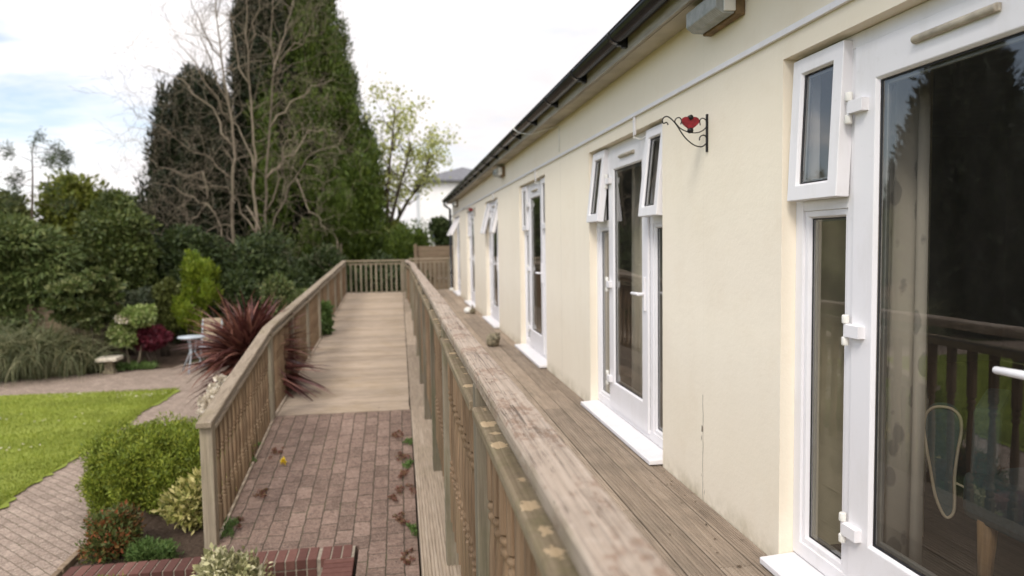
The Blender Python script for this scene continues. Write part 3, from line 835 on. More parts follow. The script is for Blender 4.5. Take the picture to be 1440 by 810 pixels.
for y in lpy:
    hgt = left_top(y)-.043-(ramp_z(y)-.12)
    m_ = MB(); m_.box(-.047, .047, -.047, .047, -hgt, 0)
    o = inst('post', mesh_of(m_, 'post', 'post_pale'), lb, (XL, min(y, 20.06), left_top(y)-.043)); o.modifiers.new('bevel', 'BEVEL').width = .004
spl = mesh_of(spindle_mesh(0, -.92, -.30, -.65), 'spindle', 'spindle')
cnt = 0
for a, b in zip(lpy, lpy[1:]):
    nsp = round((b-a)/.145)-1
    for j in range(nsp):
        y = a+(b-a)*(j+1)/(nsp+1); cnt += 1
        top = left_top(y)-.128; hgt = top-(ramp_z(y)-.03)
        inst('spindle', spl, lb, (XL, y, top), (1,1,hgt/.92))
mb = MB()
for a, b in ((5.78, 8.30), (8.42, 14.2), (14.204, 20.0)):
    mb.extrude([(XL+.024, -.05), (XL+.046, -.05), (XL+.046, .022), (XL+.024, .022)], (a, ramp_z(a)), (b, ramp_z(b)))
obj('bottom_rail', mb, 'strip', lb, .003)

# end of the ramp
def end_rail(label, x0, x1, y, zt, zb, nsp, posts):
    t_ = thing('wooden_balustrade', label, 'balustrade', ((x0+x1)/2, y, zb), GRP)
    mb = MB(); mb.extrude([(y-.055, zt-.042), (y+.055, zt-.042), (y+.055, zt-.008), (y+.045, zt), (y-.045, zt), (y-.055, zt-.008)], x0, x1, 'x'); obj('handrail', mb, 'rail_x', t_, .003)
    mb = MB(); mb.box(x0+.02, x1-.02, y-.02, y+.02, zt-.125, zt-.085); obj('lower_rail', mb, 'rail_x', t_, .002)
    mb = MB(); mb.box(-.02, .02, -.02, .02, zb-.03, zt-.126); me = mesh_of(mb, 'baluster', 'post_pale')
    for k in range(nsp): inst('baluster', me, t_, (x0+(x1-x0)*(k+.7)/(nsp+.4), y, 0))
    mb = MB(); mb.box(-.044, .044, -.044, .044, zb-1.1, zt-.043); me = mesh_of(mb, 'post', 'post_pale')
    for px_ in posts: inst('post', me, t_, (px_, y+.002, 0))
    return t_
end_rail('short square-picket railing across the top end of the ramp', XL+.06, .14, 20.15, .915, 0, 11, [.09])
end_rail('square-picket railing closing the far end of the deck beside the black downpipe', .26, 1.50, 20.95, .925, 0, 9, [.30, 1.45])

# ------------------------------------------------------------------ bungalow
DW, DH = 1.63, 2.06
DOORS = [1.05, 4.00, 7.39, 11.03, 14.62, 18.15]
HT = 2.50
bun = thing('bungalow', 'long cream rendered bungalow with white glazed patio doors and black gutter', 'building', (W, 8, 0))
mb = MB()
ys = [-4]; zs = [-.06, DH, HT]
segs = []; cur = -4
for d in DOORS: segs.append((cur, d, -.15, HT)); segs.append((d, d+DW, DH, HT)); cur = d+DW
segs.append((cur, YB, -.15, HT))
TH = .14
for k, (a, b, z0, z1) in enumerate(segs):
    vs = [(W,a,z0),(W,b,z0),(W,b,z1),(W,a,z1),(W+TH,a,z0),(W+TH,b,z0),(W+TH,b,z1),(W+TH,a,z1)]
    fs = [(0,3,2,1),(4,5,6,7)]
    if z0 > 1: fs.append((0,1,5,4))
    mb.add(vs, fs)
    if z0 < 1:     # pier reveals below the lintel
        for yy in (a, b):
            if -4 < yy < YB or yy == YB: mb.add([(W,yy,z0),(W+TH,yy,z0),(W+TH,yy,DH if yy != YB else HT),(W,yy,DH if yy != YB else HT)], [(0,1,2,3)])
mb.add([(W,YB,-.15),(9,YB,-.15),(9,YB,HT),(W,YB,HT)], [(0,1,2,3)])
mb.add([(5.2,YB,HT),(W,YB,HT),(9,YB,HT),(5.2,YB,4.25)], [(1,2,3)])
mb.add([(9,-4,-.15),(9,YB,-.15),(9,YB,HT),(9,-4,HT)], [(0,1,2,3)])
mb.add([(W,-4,-.15),(9,-4,-.15),(9,-4,HT),(W,-4,HT)], [(0,1,2,3)])
obj('wall', mb, 'wall', bun)
# roof: rows of interlocking tiles over the eaves
mb = MB(); nrow = 9; vs = []; fs = []
ny = 320
for r_ in range(nrow+1):
    for e in (0, 1):
        if r_ == nrow and e: continue
        fx = r_/nrow
        x = 1.31+(5.2-1.31)*fx; z = 2.592+(4.28-2.592)*fx+(.028 if e == 0 else 0)
        if e: pass
        for j in range(ny+1):
            y = -4.1+(YB+.25+4.1)*j/ny
            vs.append((x-(0 if e == 0 else 0), y, z+.018*abs(math.sin(y*math.pi/.30))-(.0 if e == 0 else .0)))
rowsz = len(vs)//(ny+1)
for r_ in range(rowsz-1):
    for j in range(ny): fs.append((r_*(ny+1)+j, r_*(ny+1)+j+1, (r_+1)*(ny+1)+j+1, (r_+1)*(ny+1)+j))
mb.add(vs, fs)
mb.add([(1.31,-4.1,2.588),(1.31,YB+.25,2.588),(5.2,YB+.25,4.27),(5.2,-4.1,4.27),(9.2,-4.1,2.588),(9.2,YB+.25,2.588)], [(0,1,2,3),(3,2,5,4)])
for k in range(72):    # the rounded noses of the tiles at the eaves
    y = -3.9+k*.34
    if y > YB+.1: break
    mb.tube([(1.296, y, 2.585+rng.random()*.008), (1.5, y, 2.672)], [.024, .024], 8)
obj('roof', mb, 'roof', bun)
mb = MB(); y = -4
for a, b in ((-4, 1.1), (1.103, 5.52), (5.523, 10.2), (10.203, 15.1), (15.103, YB+.15)): mb.box(1.366, 1.386, a, b, 2.462, 2.598)
obj('fascia', mb, 'fascia', bun, .002)
mb = MB(); mb.box(1.386, W-.001, -4, YB+.13, 2.474, 2.486); 
mb.box(1.40, 1.41, -4, YB+.13, 2.470, 2.4738)
obj('soffit', mb, 'soffit', bun)
# gutter
gt = MB(); gx, gz, gr = 1.305, 2.574, .056; nseg = 12; vs = []; 
for yy in (-4, YB+.2):
    for j in range(nseg+1):
        th = math.pi+math.pi*j/nseg; vs.append((gx+gr*math.cos(th), yy, gz+gr*math.sin(th)))
    for j in range(nseg+1):
        th = 2*math.pi-math.pi*j/nseg; vs.append((gx+(gr-.004)*math.cos(th), yy, gz+(gr-.004)*math.sin(th)))
m_ = 2*(nseg+1)
gt.add(vs, [(j, (j+1) % m_, m_+(j+1) % m_, m_+j) for j in range(m_)]+[tuple(range(m_)), tuple(range(m_, 2*m_))], 0, True)
gt.tube([(gx-gr, -4, gz), (gx-gr, YB+.2, gz)], .005, 6)
gut = obj('gutter', gt, 'gutter', bun)
bm_ = MB(); vs = []
for yy in (-.018, .018):
    for j in range(nseg+1):
        th = math.pi+math.pi*j/nseg; vs.append(((gr+.007)*math.cos(th), yy, (gr+.007)*math.sin(th)))
    for j in range(nseg+1):
        th = 2*math.pi-math.pi*j/nseg; vs.append(((gr+.001)*math.cos(th), yy, (gr+.001)*math.sin(th)))
bm_.add(vs, [(j, (j+1) % m_, m_+(j+1) % m_, m_+j) for j in range(m_)]+[tuple(range(m_)), tuple(range(m_, 2*m_))])
bm_.box(.03, .0595, -.018, .018, -.085, -.02); bm_.box(.0, .0595, -.014, .014, -.075, -.052)
bme = mesh_of(bm_, 'gutter_bracket', 'gutter')
for k in range(21):
    y = 1.35+.93*k
    if y < YB: inst('gutter_bracket', bme, gut, (gx, y, gz))
# downpipe at the far corner
mb = MB(); mb.tube([(1.31, YB+.08, 2.53), (1.31, YB+.08, 2.44), (1.47, YB+.08, 2.32), (1.47, YB+.08, .06), (1.44, YB+.05, .02)], .036, 12)
for z in (.5, 1.3, 2.1): mb.box(1.425, 1.53, YB+.04, YB+.12, z, z+.04)
obj('downpipe', mb, 'gutter', bun)
# trunking along the wall with drops to the doors
mb = MB(); y = -3.9
for a, b in ((-3.9, 2.1), (2.103, 5.1), (5.103, 8.1), (8.103, 11.1), (11.103, 14.1), (14.103, 17.1), (17.103, YB-.5)): mb.box(W-.017, W-.0006, a, b, 2.146, 2.171)
for d in DOORS[1:]: mb.box(W-.0145, W-.0006, d+.46, d+.485, DH-.03, 2.1455)
obj('cable_trunking', mb, 'upvc', bun, .002)
mb = MB()
for d in DOORS[1:3]: mb.tube([(W-.012, d+.47, DH-.03), (W-.02, d+.45, DH-.05), (W+.02, d+.42, DH-.065), (W+.05, d+.38, DH-.04)], .004, 6)
mb.tube([(1.25, 7.62, 2.625), (1.24, 7.6, 2.56), (1.29, 7.52, 2.505), (1.37, 7.3, 2.46), (1.45, 7.0, 2.455), (1.52, 6.75, 2.45), (1.527, 6.68, 2.44), (1.527, 6.67, 2.2)], .005, 6)
obj('cable', mb, 'upvc_old', bun)
# interior shell
mb = MB(); mb.box(W+TH, 6.4, -3.9, YB-.1, -.06, -.004); obj('interior_floor', mb, 'carpet', bun)
mb = MB(); mb.box(6.4, 6.5, -3.9, YB-.1, 0, 2.45); mb.box(W+TH, 6.5, -3.9, YB-.1, 2.38, 2.44)
for y in (-3.8, 6.7, 10.2, 13.9, 17.4, YB-.25): mb.box(W+TH+.002, 6.4, y, y+.1, 0, 2.38)
obj('interior_wall', mb, 'room', bun)
mb = MB(); mb.box(W+TH+.002, 2.3, 2.80, 2.90, 0, 2.379); obj('interior_partition', mb, 'nib', bun)

# patio doors
def build_door(d):
    x0 = W+.062
    root = bun
    fr = MB()
    # fixed frame: outer ring, two mullions, transoms
    fr.ring(0, DW, .048, DH-.002, .052, .052, .05, .06, 0, .07)
    for a in (.336, 1.246): fr.box(.0015, .068, a, a+.048, .10, DH-.052)
    for a, b in ((.052, .336), (1.294, DW-.052)): fr.box(.003, .066, a+.0005, b-.0005, 1.455, 1.51)
    # lower fixed lights: glazing bead rings, gaskets, spacers
    for a, b in ((.052, .336), (1.294, DW-.052)):
        fr.ring(a, b, .108, 1.455, .022, .022, .022, .022, .010, .06, 0, .008)
        fr.ring(a+.030, b-.030, .138, 1.425, .005, .005, .005, .005, .0235, .028, 1)
        fr.ring(a+.030, b-.030, .138, 1.425, .012, .012, .012, .012, .034, .046, 2)
    o = obj('patio_door', fr, ['upvc', 'gasket', 'spacer'], None, .003, local=True)
    o.parent = bun; o.location = Vector((x0, d, 0))-bun.location
    def sub(name, mb, mats, loc=(0,0,0), bev=0):
        q = obj(name, mb, mats, None, bev, local=True); q.parent = o; q.location = loc; return q
    # leaf
    lf = MB(); a, b, z0, z1 = .388, 1.242, .085, DH-.056
    lf.ring(a, b, z0, z1, .108, .108, .125, .19, -.014, .045, 0, .01)
    ga, gb, g0, g1 = a+.118, b-.118, z0+.20, z1-.135
    lf.ring(ga, gb, g0, g1, .006, .006, .006, .006, .0005, .006, 1); lf.ring(ga+.001, gb-.001, g0+.001, g1-.001, .016, .016, .016, .016, .014, .028, 2)
    lf.ring(a-.004, b+.004, z0-.006, z1+.004, .006, .006, .006, .008, .002, .03, 1)
    sub('door_leaf', lf, ['upvc', 'gasket', 'spacer'], bev=.003)
    gl = MB(); gl.add([(.004,ga+.004,g0+.004),(.004,gb-.004,g0+.004),(.004,gb-.004,g1-.004),(.004,ga+.004,g1-.004)], [(0,1,2,3)]); sub('glass_pane', gl, 'glass')
    for p, q in ((.052, .336), (1.294, DW-.052)):
        gl = MB(); gl.add([(.026,p+.031,.139),(.026,q-.031,.139),(.026,q-.031,1.424),(.026,p+.031,1.424)], [(0,1,2,3)]); sub('glass_pane', gl, 'glass')
    # hinges on the far stile
    for z in (.30, 1.02, 1.80):
        h = MB(); h.box(-.040, -.012, b-.075, b+.002, z-.022, z+.022); h.box(-.032, -.015, b-.002, b+.02, z-.024, z+.024)
        h.lathe([(.011, z-.055-z), (.013, -.05), (.013, -.026), (.011, -.024)], (-.028, b+.012, z), 10, 1); h.lathe([(.011, .024), (.013, .026), (.013, .05), (.011, .055)], (-.028, b+.012, z), 10, 1)
        sub('hinge', h, ['upvc', 'upvc_old'], bev=.005)
    # handle on the near stile
    h = MB(); h.box(-.026, -.0142, a+.035, a+.066, .89, 1.11); h.tube([(-.024, a+.05, 1.0), (-.06, a+.05, 1.0)], .011, 10); h.tube([(-.06, a+.045, 1.0), (-.062, a+.10, 1.0), (-.06, a+.185, .998)], [.012, .0115, .010], 10)
    sub('handle', h, 'upvc', bev=.002)
    tv = MB(); tv.tube([(-.022, a+.25, z1-.055), (-.022, a+.56, z1-.055)], .0125, 12); tv.box(-.024, -.0142, a+.245, a+.565, z1-.066, z1-.044)
    sub('trickle_vent', tv, 'beige_plastic', bev=.002)
    si = MB(); si.hexa([(-.148,-.0,.006),(.066,-.0,.006),(.066,DW,.006),(-.148,DW,.006),(-.148,0,.034),(.066,0,.046),(.066,DW,.046),(-.148,DW,.034)]); sub('sill', si, 'upvc', bev=.005)
    # vents
    for p, q in ((.030, .352), (1.278, DW-.030)):
        v = MB(); wv = q-p; hv = .545
        v.ring(0, wv, -hv, 0, .056, .056, .056, .056, -.022, .03, 0, .008)
        v.ring(.065, wv-.065, -hv+.065, -.065, .005, .005, .005, .005, -.006, .0, 1); v.ring(.066, wv-.066, -hv+.066, -.066, .012, .012, .012, .012, .004, .016, 2)
        v.ring(.01, wv-.01, -hv+.01, -.01, .02, .02, .02, .02, .0305, .04, 1)
        vo = sub('top_vent', v, ['upvc', 'gasket', 'spacer'], (-.012, p, DH-.020), .003)
        g2 = MB(); g2.add([(-.003,.067,-hv+.067),(-.003,wv-.067,-hv+.067),(-.003,wv-.067,-.067),(-.003,.067,-.067)], [(0,1,2,3)])
        sub('vent_pane', g2, 'glass', (-.012, p, DH-.020))
    return o
first = build_door(DOORS[0])
doors = [first]
for d in DOORS[1:]:
    c = copy_tree(first, bun); c.location = Vector((W+.062, d, 0))-bun.location; doors.append(c)
OPEN = [(0, 2.5), (6, 6.5), (0, 0), (13, 14), (0, 0), (28, 28)]
bpy.context.view_layer.update()
for o, (n_, f_) in zip(doors, OPEN):
    for c in bpy.data.objects:
        if c.parent == o and c.name.split('.')[0] in ('top_vent', 'vent_pane'):
            c.rotation_euler = (0, R_(n_ if c.location.y < .5 else f_), 0)

# ------------------------------------------------------------------ things on the wall
def wall_light(label, y, z, ln=.33):
    t_ = thing('wall_light', label, 'wall light', (W, y, z), 'bulkhead lights under the eaves')
    mb = MB(); mb.box(W-.045, W-.0006, y-ln/2-.01, y+ln/2+.01, z-.065, z+.065); obj('backing_box', mb, 'backing', t_, .006)
    mb = MB(); pr = [(-.046, -.058), (-.046, .058), (-.10, .058), (-.135, .035), (-.135, -.035), (-.10, -.058)]
    n_ = len(pr); vs = [(W+a, y-ln/2, z+b) for a, b in pr]+[(W+a, y+ln/2, z+b) for a, b in pr]
    mb.add(vs, [(k, (k+1) % n_, n_+(k+1) % n_, n_+k) for k in range(n_)]+[tuple(range(n_)), tuple(range(n_, 2*n_))]); obj('diffuser', mb, 'diffuser', t_, .006)
    mb = MB(); mb.box(W-.10, W-.046, y-ln/2-.012, y-ln/2-.0008, z-.05, z+.05); mb.tube([(W-.09, y-ln/2+.03, z+.0585), (W-.09, y-ln/2+.03, z+.066)], .01, 8); obj('end_cap', mb, 'upvc_old', t_, .003)
wall_light('grey ribbed bulkhead light above the heart bracket, nearest and largest of the wall lights', 3.17, 2.40)
wall_light('small bulkhead light on a brown box above the third patio door', 10.35, 2.37)
wall_light('tiny pale bulkhead light at the far end of the cream wall', 18.55, 2.36)

def heart_bracket(label, y, z):
    t_ = thing('heart_bracket', label, 'wall bracket', (W, y, z), 'black scroll brackets with red hearts')
    mb = MB(); mb.box(W-.009, W-.0006, y-.006, y+.006, z-.10, z+.085)
    def sc(pts, r=.0032):
        P = [Vector((W-a, y, z+b)) for a, b in pts]; out = []
        for k in range(len(P)-1):     # Catmull-Rom
            p0 = P[max(k-1, 0)]; p1 = P[k]; p2 = P[k+1]; p3 = P[min(k+2, len(P)-1)]
            for q in range(6):
                u_ = q/6; out.append(.5*((2*p1)+(p2-p0)*u_+(2*p0-5*p1+4*p2-p3)*u_*u_+(3*p1-p0-3*p2+p3)*u_**3))
        out.append(P[-1]); mb.tube(out, r, 7)
    sc([(.207,.030),(.215,.042),(.232,.038),(.236,.056),(.222,.070),(.20,.066),(.168,.036),(.12,-.03),(.07,-.068),(.03,-.074),(.008,-.055),(.006,-.03),(.022,-.018),(.040,-.026),(.044,-.044)])
    sc([(.155,.025),(.172,.045),(.165,.062),(.148,.066),(.138,.052),(.142,.034)], .0028)
    sc([(.168,.036),(.14,.012),(.10,-.004),(.055,-.006),(.022,.008),(.006,.03),(.010,.055),(.028,.065),(.042,.054),(.040,.030)], .0028)
    obj('scroll_frame', mb, 'iron', t_)
    hb = MB(); pts = []
    for k in range(40):
        th = 2*math.pi*k/40
        hx = 16*math.sin(th)**3; hz = 13*math.cos(th)-5*math.cos(2*th)-2*math.cos(3*th)-math.cos(4*th)
        pts.append((W-.092+hx*.0029, z+.041+hz*.0025))
    n_ = len(pts); vs = [(a, y-.005, b) for a, b in pts]+[(a, y+.005, b) for a, b in pts]
    hb.add(vs, [(k, (k+1) % n_, n_+(k+1) % n_, n_+k) for k in range(n_)]+[tuple(range(n_)), tuple(range(n_, 2*n_))]); obj('heart', hb, 'red', t_, .002)
    for zz, r in ((.068, .012), (.004, .013)):
        bb = MB(); bb.tube([(W-.092, y-.010, z+zz), (W-.092, y+.010, z+zz)], r, 14); obj('disc', bb, 'iron', t_)
    return t_
heart_bracket('black scroll bracket with a red heart on the wall between the first two patio doors', 3.38, 1.885)
heart_bracket('distant red heart bracket above the fifth patio door', 14.35, 1.98)

# ------------------------------------------------------------------ ornaments on the deck
t_ = thing('stone_ornament', 'mossy round stone animal ornament on the deck near the third door', 'ornament', (1.18, 9.15, 0))
mb = MB(); mb.lathe([(.05,0),(.075,.012),(.088,.05),(.09,.09),(.078,.13),(.055,.158),(.02,.172)], (1.18, 9.15, 0), 18)
obj('body', mb, 'stone', t_)
mb = MB(); mb.lathe([(.012,-.04),(.035,-.025),(.042,0),(.035,.025),(.012,.04)], (1.225, 9.06, .12), 12); mb.lathe([(.004,0),(.014,.01),(.012,.03),(.003,.045)], (1.215, 9.05, .155), 8); mb.lathe([(.004,0),(.014,.01),(.012,.03),(.003,.045)], (1.25, 9.07, .15), 8)
obj('head', mb, 'stone', t_)
t_ = thing('white_ornament', 'small white and grey ornament on the deck by the fifth door', 'ornament', (1.28, 13.6, 0))
mb = MB(); mb.lathe([(.04,0),(.07,.02),(.08,.06),(.06,.10),(.02,.12)], (1.28, 13.6, 0), 14); obj('body', mb, 'white_stone', t_)
mb = MB(); mb.lathe([(.03,0),(.055,.015),(.06,.05),(.045,.085),(.015,.11)], (1.36, 13.5, 0), 12); mb.tube([(1.36,13.5,.1),(1.35,13.47,.17)], [.02,.012], 8); obj('companion', mb, 'stone', t_)
mb = MB(); mb.box(1.40, 1.52, YB-.16, YB+.04, 0, .05); mb.box(1.42, 1.50, YB-.12, YB, .05, .07)
tag(obj('downpipe_shoe', mb, 'white_stone', None, .006), 'white plastic block on the deck at the foot of the downpipe', 'drain block')

# ------------------------------------------------------------------ inside the near room
def curtain(label, x, y0, y1, mat, seed):
    r = np.random.default_rng(seed); n_ = int((y1-y0)*90); mb = MB(); vs = []
    for k in range(n_+1):
        y = y0+(y1-y0)*k/n_
        a = .028*math.sin((y-y0)*75+seed)+.016*math.sin((y-y0)*33+1)+.008*r.normal()*0
        vs += [(x+a*.7, y, 2.2), (x+a, y, 1.1), (x+a*1.15, y, .02)]
    fs = []
    for k in range(n_):
        for j in range(2): fs.append((3*k+j, 3*k+3+j, 3*k+4+j, 3*k+1+j))
    mb.add(vs, fs, 0, True)
    o = obj('curtain', mb, mat, None, origin=(x, y0, 0)); sol = o.modifiers.new('solid', 'SOLIDIFY'); sol.thickness = .004
    return tag(o, label, 'curtain', 'curtains inside the patio doors')
curtain('pale curtain with dark leaf pattern hanging inside the nearest patio door', 1.80, 2.22, 2.60, 'curtain', 3)
curtain('plain pale curtain hanging inside the second patio door', 1.86, 4.55, 5.5, 'curtain_plain', 4)
curtain('plain pale curtain hanging inside the third patio door', 1.86, 8.4, 8.95, 'curtain_plain', 5)
# tub chair seen through the glass
cb = Vector((2.2, 2.28, 0))
ch = thing('tub_chair', 'teal upholstered chair with cream piping behind the nearest glass door', 'chair', cb)
def outline(c0, dirv, pts): return [Vector((c0[0]+dirv[0]*a, c0[1]+dirv[1]*a, b)) for a, b in pts]
side = [(-.062,.60),(-.056,.655),(-.032,.685),(.0,.692),(.034,.685),(.058,.655),(.062,.60),(.052,.52),(.044,.42),(.046,.30),(.03,.262),(.01,.27),(-.018,.34),(-.038,.45),(-.052,.53)]
def slab(mb, pts, off):
    n_ = len(pts); vs = list(pts)+[p+off for p in pts]
    mb.add(vs, [(k, (k+1) % n_, n_+(k+1) % n_, n_+k) for k in range(n_)]+[tuple(range(n_)), tuple(range(n_, 2*n_))])
dv = (.76, -.65)
def smooth_loop(P, k=4):
    out = []; n_ = len(P)
    for a in range(n_):
        p0, p1, p2, p3 = P[a-1], P[a], P[(a+1) % n_], P[(a+2) % n_]
        for q in range(k):
            u_ = q/k; out.append(.5*((2*p1)+(p2-p0)*u_+(2*p0-5*p1+4*p2-p3)*u_*u_+(3*p1-p0-3*p2+p3)*u_**3))
    return out
wing = smooth_loop(outline((2.055, 2.415), dv, side))
mb = MB(); slab(mb, wing, Vector((.06, .07, 0))); obj('side_wing', mb, 'teal', ch, .01)
mb = MB(); mb.tube(wing+[wing[0]], .006, 6, cap=False); mb.tube(outline((2.055, 2.415), dv, [(.05, .40), (.085, .385), (.13, .39)]), .005, 6); obj('piping', mb, 'piping', ch)
mb = MB(); mb.box(cb.x-.10, cb.x+.42, cb.y-.42, cb.y+.10, .27, .46); obj('seat', mb, 'teal', ch, .04)
mb = MB(); slab(mb, outline((cb.x-.1, cb.y+.05), (.76, .65), [(0,.44),(.05,.70),(.4,.72),(.46,.44)]), Vector((.07,-.06,0))); obj('backrest', mb, 'teal', ch, .02)
for lx, ly in ((-.06, .0), (.36, .02), (-.06, -.36), (.36, -.36)):
    mb = MB(); mb.tube([(cb.x+lx, cb.y+ly, .29), (cb.x+lx*1.08-.005, cb.y+ly*1.04, 0)], [.036, .02], 10); obj('leg', mb, 'oak', ch)
tb = thing('wooden_table', 'oak table inside the nearest room to the right of the chair', 'table', (2.75, 1.35, 0))
mb = MB(); mb.box(2.30, 3.2, .9, 1.80, .70, .735); obj('tabletop', mb, 'oak', tb, .006)
for lx, ly in ((2.36, 1.72), (3.12, 1.72), (2.36, .97), (3.12, .97)):
    mb = MB(); mb.box(lx-.03, lx+.03, ly-.03, ly+.03, 0, .698); obj('leg', mb, 'oak', tb, .004)

# ------------------------------------------------------------------ far house and fences
def fence_boards(name, label, pts, zt, h, mat, nb, group=None):
    (x0, y0), (x1, y1) = pts
    t_ = thing(name, label, 'fence', ((x0+x1)/2, (y0+y1)/2, zt-h), group)
    d = Vector((x1-x0, y1-y0, 0)); L_ = d.length; d.normalize(); nrm = Vector((-d.y, d.x, 0))*.012
    mb = MB()
    for k in range(nb):
        z0 = zt-h+h*k/nb; z1 = z0+h/nb*.97
        a = Vector((x0, y0, 0)); b = Vector((x1, y1, 0)); lean = nrm*1.0
        mb.hexa([a-nrm+lean+Vector((0,0,z0)), b-nrm+lean+Vector((0,0,z0)), b+nrm+lean+Vector((0,0,z0)), a+nrm+lean+Vector((0,0,z0)), a-nrm*.3+Vector((0,0,z1)), b-nrm*.3+Vector((0,0,z1)), b+nrm*.3+Vector((0,0,z1)), a+nrm*.3+Vector((0,0,z1))])
    obj('fence_panel', mb, mat, t_)
    k = 0.
    while k <= L_+.01:
        mb = MB(); p = Vector((x0, y0, 0))+d*k-nrm*5
        mb.box(p.x-.045, p.x+.045, p.y-.045, p.y+.045, G-.05, zt+.06); obj('fence_post', mb, mat, t_, .004); k += L_/max(1, round(L_/1.8))
    return t_
fence_boards('garden_fence', 'weathered horizontal board fence beyond the deck end railing', ((.5, 22.6), (3.6, 22.6)), 1.28, 2.4, 'fence', 14)
fence_boards('garden_fence', 'low brown board fence behind the clump of long grass', ((-14.5, 16.4), (-6.0, 16.4)), .13, 1.25, 'fence', 8)

hs = thing('white_house', 'white rendered house mostly hidden behind the spring tree and the eaves', 'house', (5, 52, G))
mb = MB(); mb.box(1.5, 8., 50, 60, G-.3, 5.75); obj('wall', mb, 'house_white', hs)
mb = MB(); mb.add([(1.2,49.6,5.75),(8.4,49.6,5.75),(8.4,60.4,5.75),(1.2,60.4,5.75),(4.8,53.4,7.0),(4.8,56.4,7.0)], [(0,1,4),(1,2,5,4),(2,3,5),(3,0,4,5)]); mb.box(1.2, 8.4, 49.6, 60.4, 5.62, 5.745)
obj('roof', mb, 'slate', hs)
for x, z, wd, ht in ((2.2, 1.4, .5, 1.5), (5.6, 3.2, 1.1, 1.5)):
    mb = MB(); mb.box(x, x+wd, 49.94 if x > 1 else 50.54, 50.0 if x > 1 else 50.6, z, z+ht); fr = obj('window', mb, 'house_glass', hs)
    mb = MB(); mb.ring(x-.05, x+wd+.05, z-.05, z+ht+.05, .09, .09, .09, .09, 0, .07)
    m2 = MB(); m2.add([(v[1], (49.9 if x > 1 else 50.5)+v[0], v[2]) for v in mb.v], mb.f); obj('window_frame', m2, 'upvc', fr)

# ------------------------------------------------------------------ trees
def conifer(label, base, h, prof, mat, n, seed, L=.2, Wd=.07, ncl=500, tilt=0, name='conifer_tree', trunk_r=.25, group=None, upc=.75, squash=1.0):
    """prof(t) -> radius at height fraction t"""
    r = np.random.default_rng(seed); cl = []
    for k in range(ncl):
        t_ = r.random()**1.15; rad = prof(t_)
        a = r.random()*2*math.pi; q = .74+.26*r.random()
        lobe = 1+.10*math.sin(3*a+t_*4)+.07*math.sin(7*a-t_*9)
        c = np.array([base[0]+math.cos(a)*rad*q*lobe+tilt*t_, base[1]+math.sin(a)*rad*q*lobe*squash, base[2]+t_*h])
        s = (.26+.30*r.random())*(.45+.6*min(1, rad/1.6))
        cl.append((c, (s*.62, s*.62, s*1.9)))
    for k in range(int(ncl*.25)):
        t_ = r.random(); rad = prof(t_)*.55
        a = r.random()*2*math.pi; c = np.array([base[0]+math.cos(a)*rad+tilt*t_, base[1]+math.sin(a)*rad*squash, base[2]+t_*h]); cl.append((c, (.5, .5, .8)))
    root = thing(name, label, 'conifer', base, group)
    V, F = clump_leaves(r, cl, n, L, Wd, upc, .5, .55, .55, .12)
    np_obj('foliage', V, F, mat, root)
    mb = MB(); mb.tube([base, (base[0]+tilt*.5, base[1], base[2]+h*.5), (base[0]+tilt, base[1], base[2]+h*.96)], [trunk_r, trunk_r*.6, .02], 8); obj('trunk', mb, 'bark', root)
    return root
b = at(448, 434, 28.); 
conifer('huge dark green conifer rising past the top of the picture behind the ramp', (b.x-.15, 28., G), 17.2, lambda t_: (2.75*(1-max(0, t_-.22)/.78)**.82) if t_ > .22 else 2.35+1.8*t_, 'leaf_conifer', 330000, 21, .15, .045, 720, trunk_r=.4, tilt=-.6)
b = at(386, 434, 27.2)
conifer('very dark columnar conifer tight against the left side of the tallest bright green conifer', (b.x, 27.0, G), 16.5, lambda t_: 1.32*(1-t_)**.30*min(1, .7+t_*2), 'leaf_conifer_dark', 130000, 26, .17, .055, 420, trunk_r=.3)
b = at(267, 430, 26)
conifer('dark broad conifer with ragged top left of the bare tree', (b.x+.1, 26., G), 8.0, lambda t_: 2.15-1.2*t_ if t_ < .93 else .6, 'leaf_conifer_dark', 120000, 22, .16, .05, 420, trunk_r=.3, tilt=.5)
b = at(500, 400, 25.3)
conifer('bright green bushy conifer skirt in front of the tallest conifer', (b.x+.2, 25.4, G), 4.9, lambda t_: 1.15*(1-t_)**.5*min(1, .8+t_), 'leaf_conifer', 34000, 27, .17, .055, 170, trunk_r=.1)
# clipped conifer on a bare stem
b = at(478, 300, 23.2)
r = np.random.default_rng(31); root = thing('topiary_conifer', 'small light green conifer on a bare stem behind the ramp end railing', 'conifer', (b.x, 23.2, G))
cl = [(np.array([b.x+r.normal()*.2, 23.2+r.normal()*.2, z]), (.22, .22, .4)) for z in np.linspace(1.75, 2.75, 26)]+[(np.array([b.x, 23.2, 3.05]), (.2, .2, .35))]
V, F = clump_leaves(r, cl, 15000, .13, .04, .9, .5, .5, .5); np_obj('foliage', V, F, 'leaf_topiary', root)
obj('trunk', stems_mb(r, (b.x, 23.2, G), [(b.x, 23.2, 2.0), (b.x+.1, 23.2, 2.2), (b.x-.12, 23.25, 2.3)], .05), 'bare_bark', root)
for lx, yy, hh, rr_, lab in ((562, 24.6, 2.5, .62, 'small dark rounded conifer beside the spring tree trunk'), (588, 25.2, 2.75, .6, 'small dark pointed conifer in front of the white house')):
    b = at(lx, 350, yy); conifer(lab, (b.x, yy, G), hh, lambda t_, q=rr_: q*(1-t_)**.5, 'leaf_conifer', 14000, lx, .13, .04, 90, name='dwarf_conifer', trunk_r=.06, group='dwarf conifers behind the ramp end')
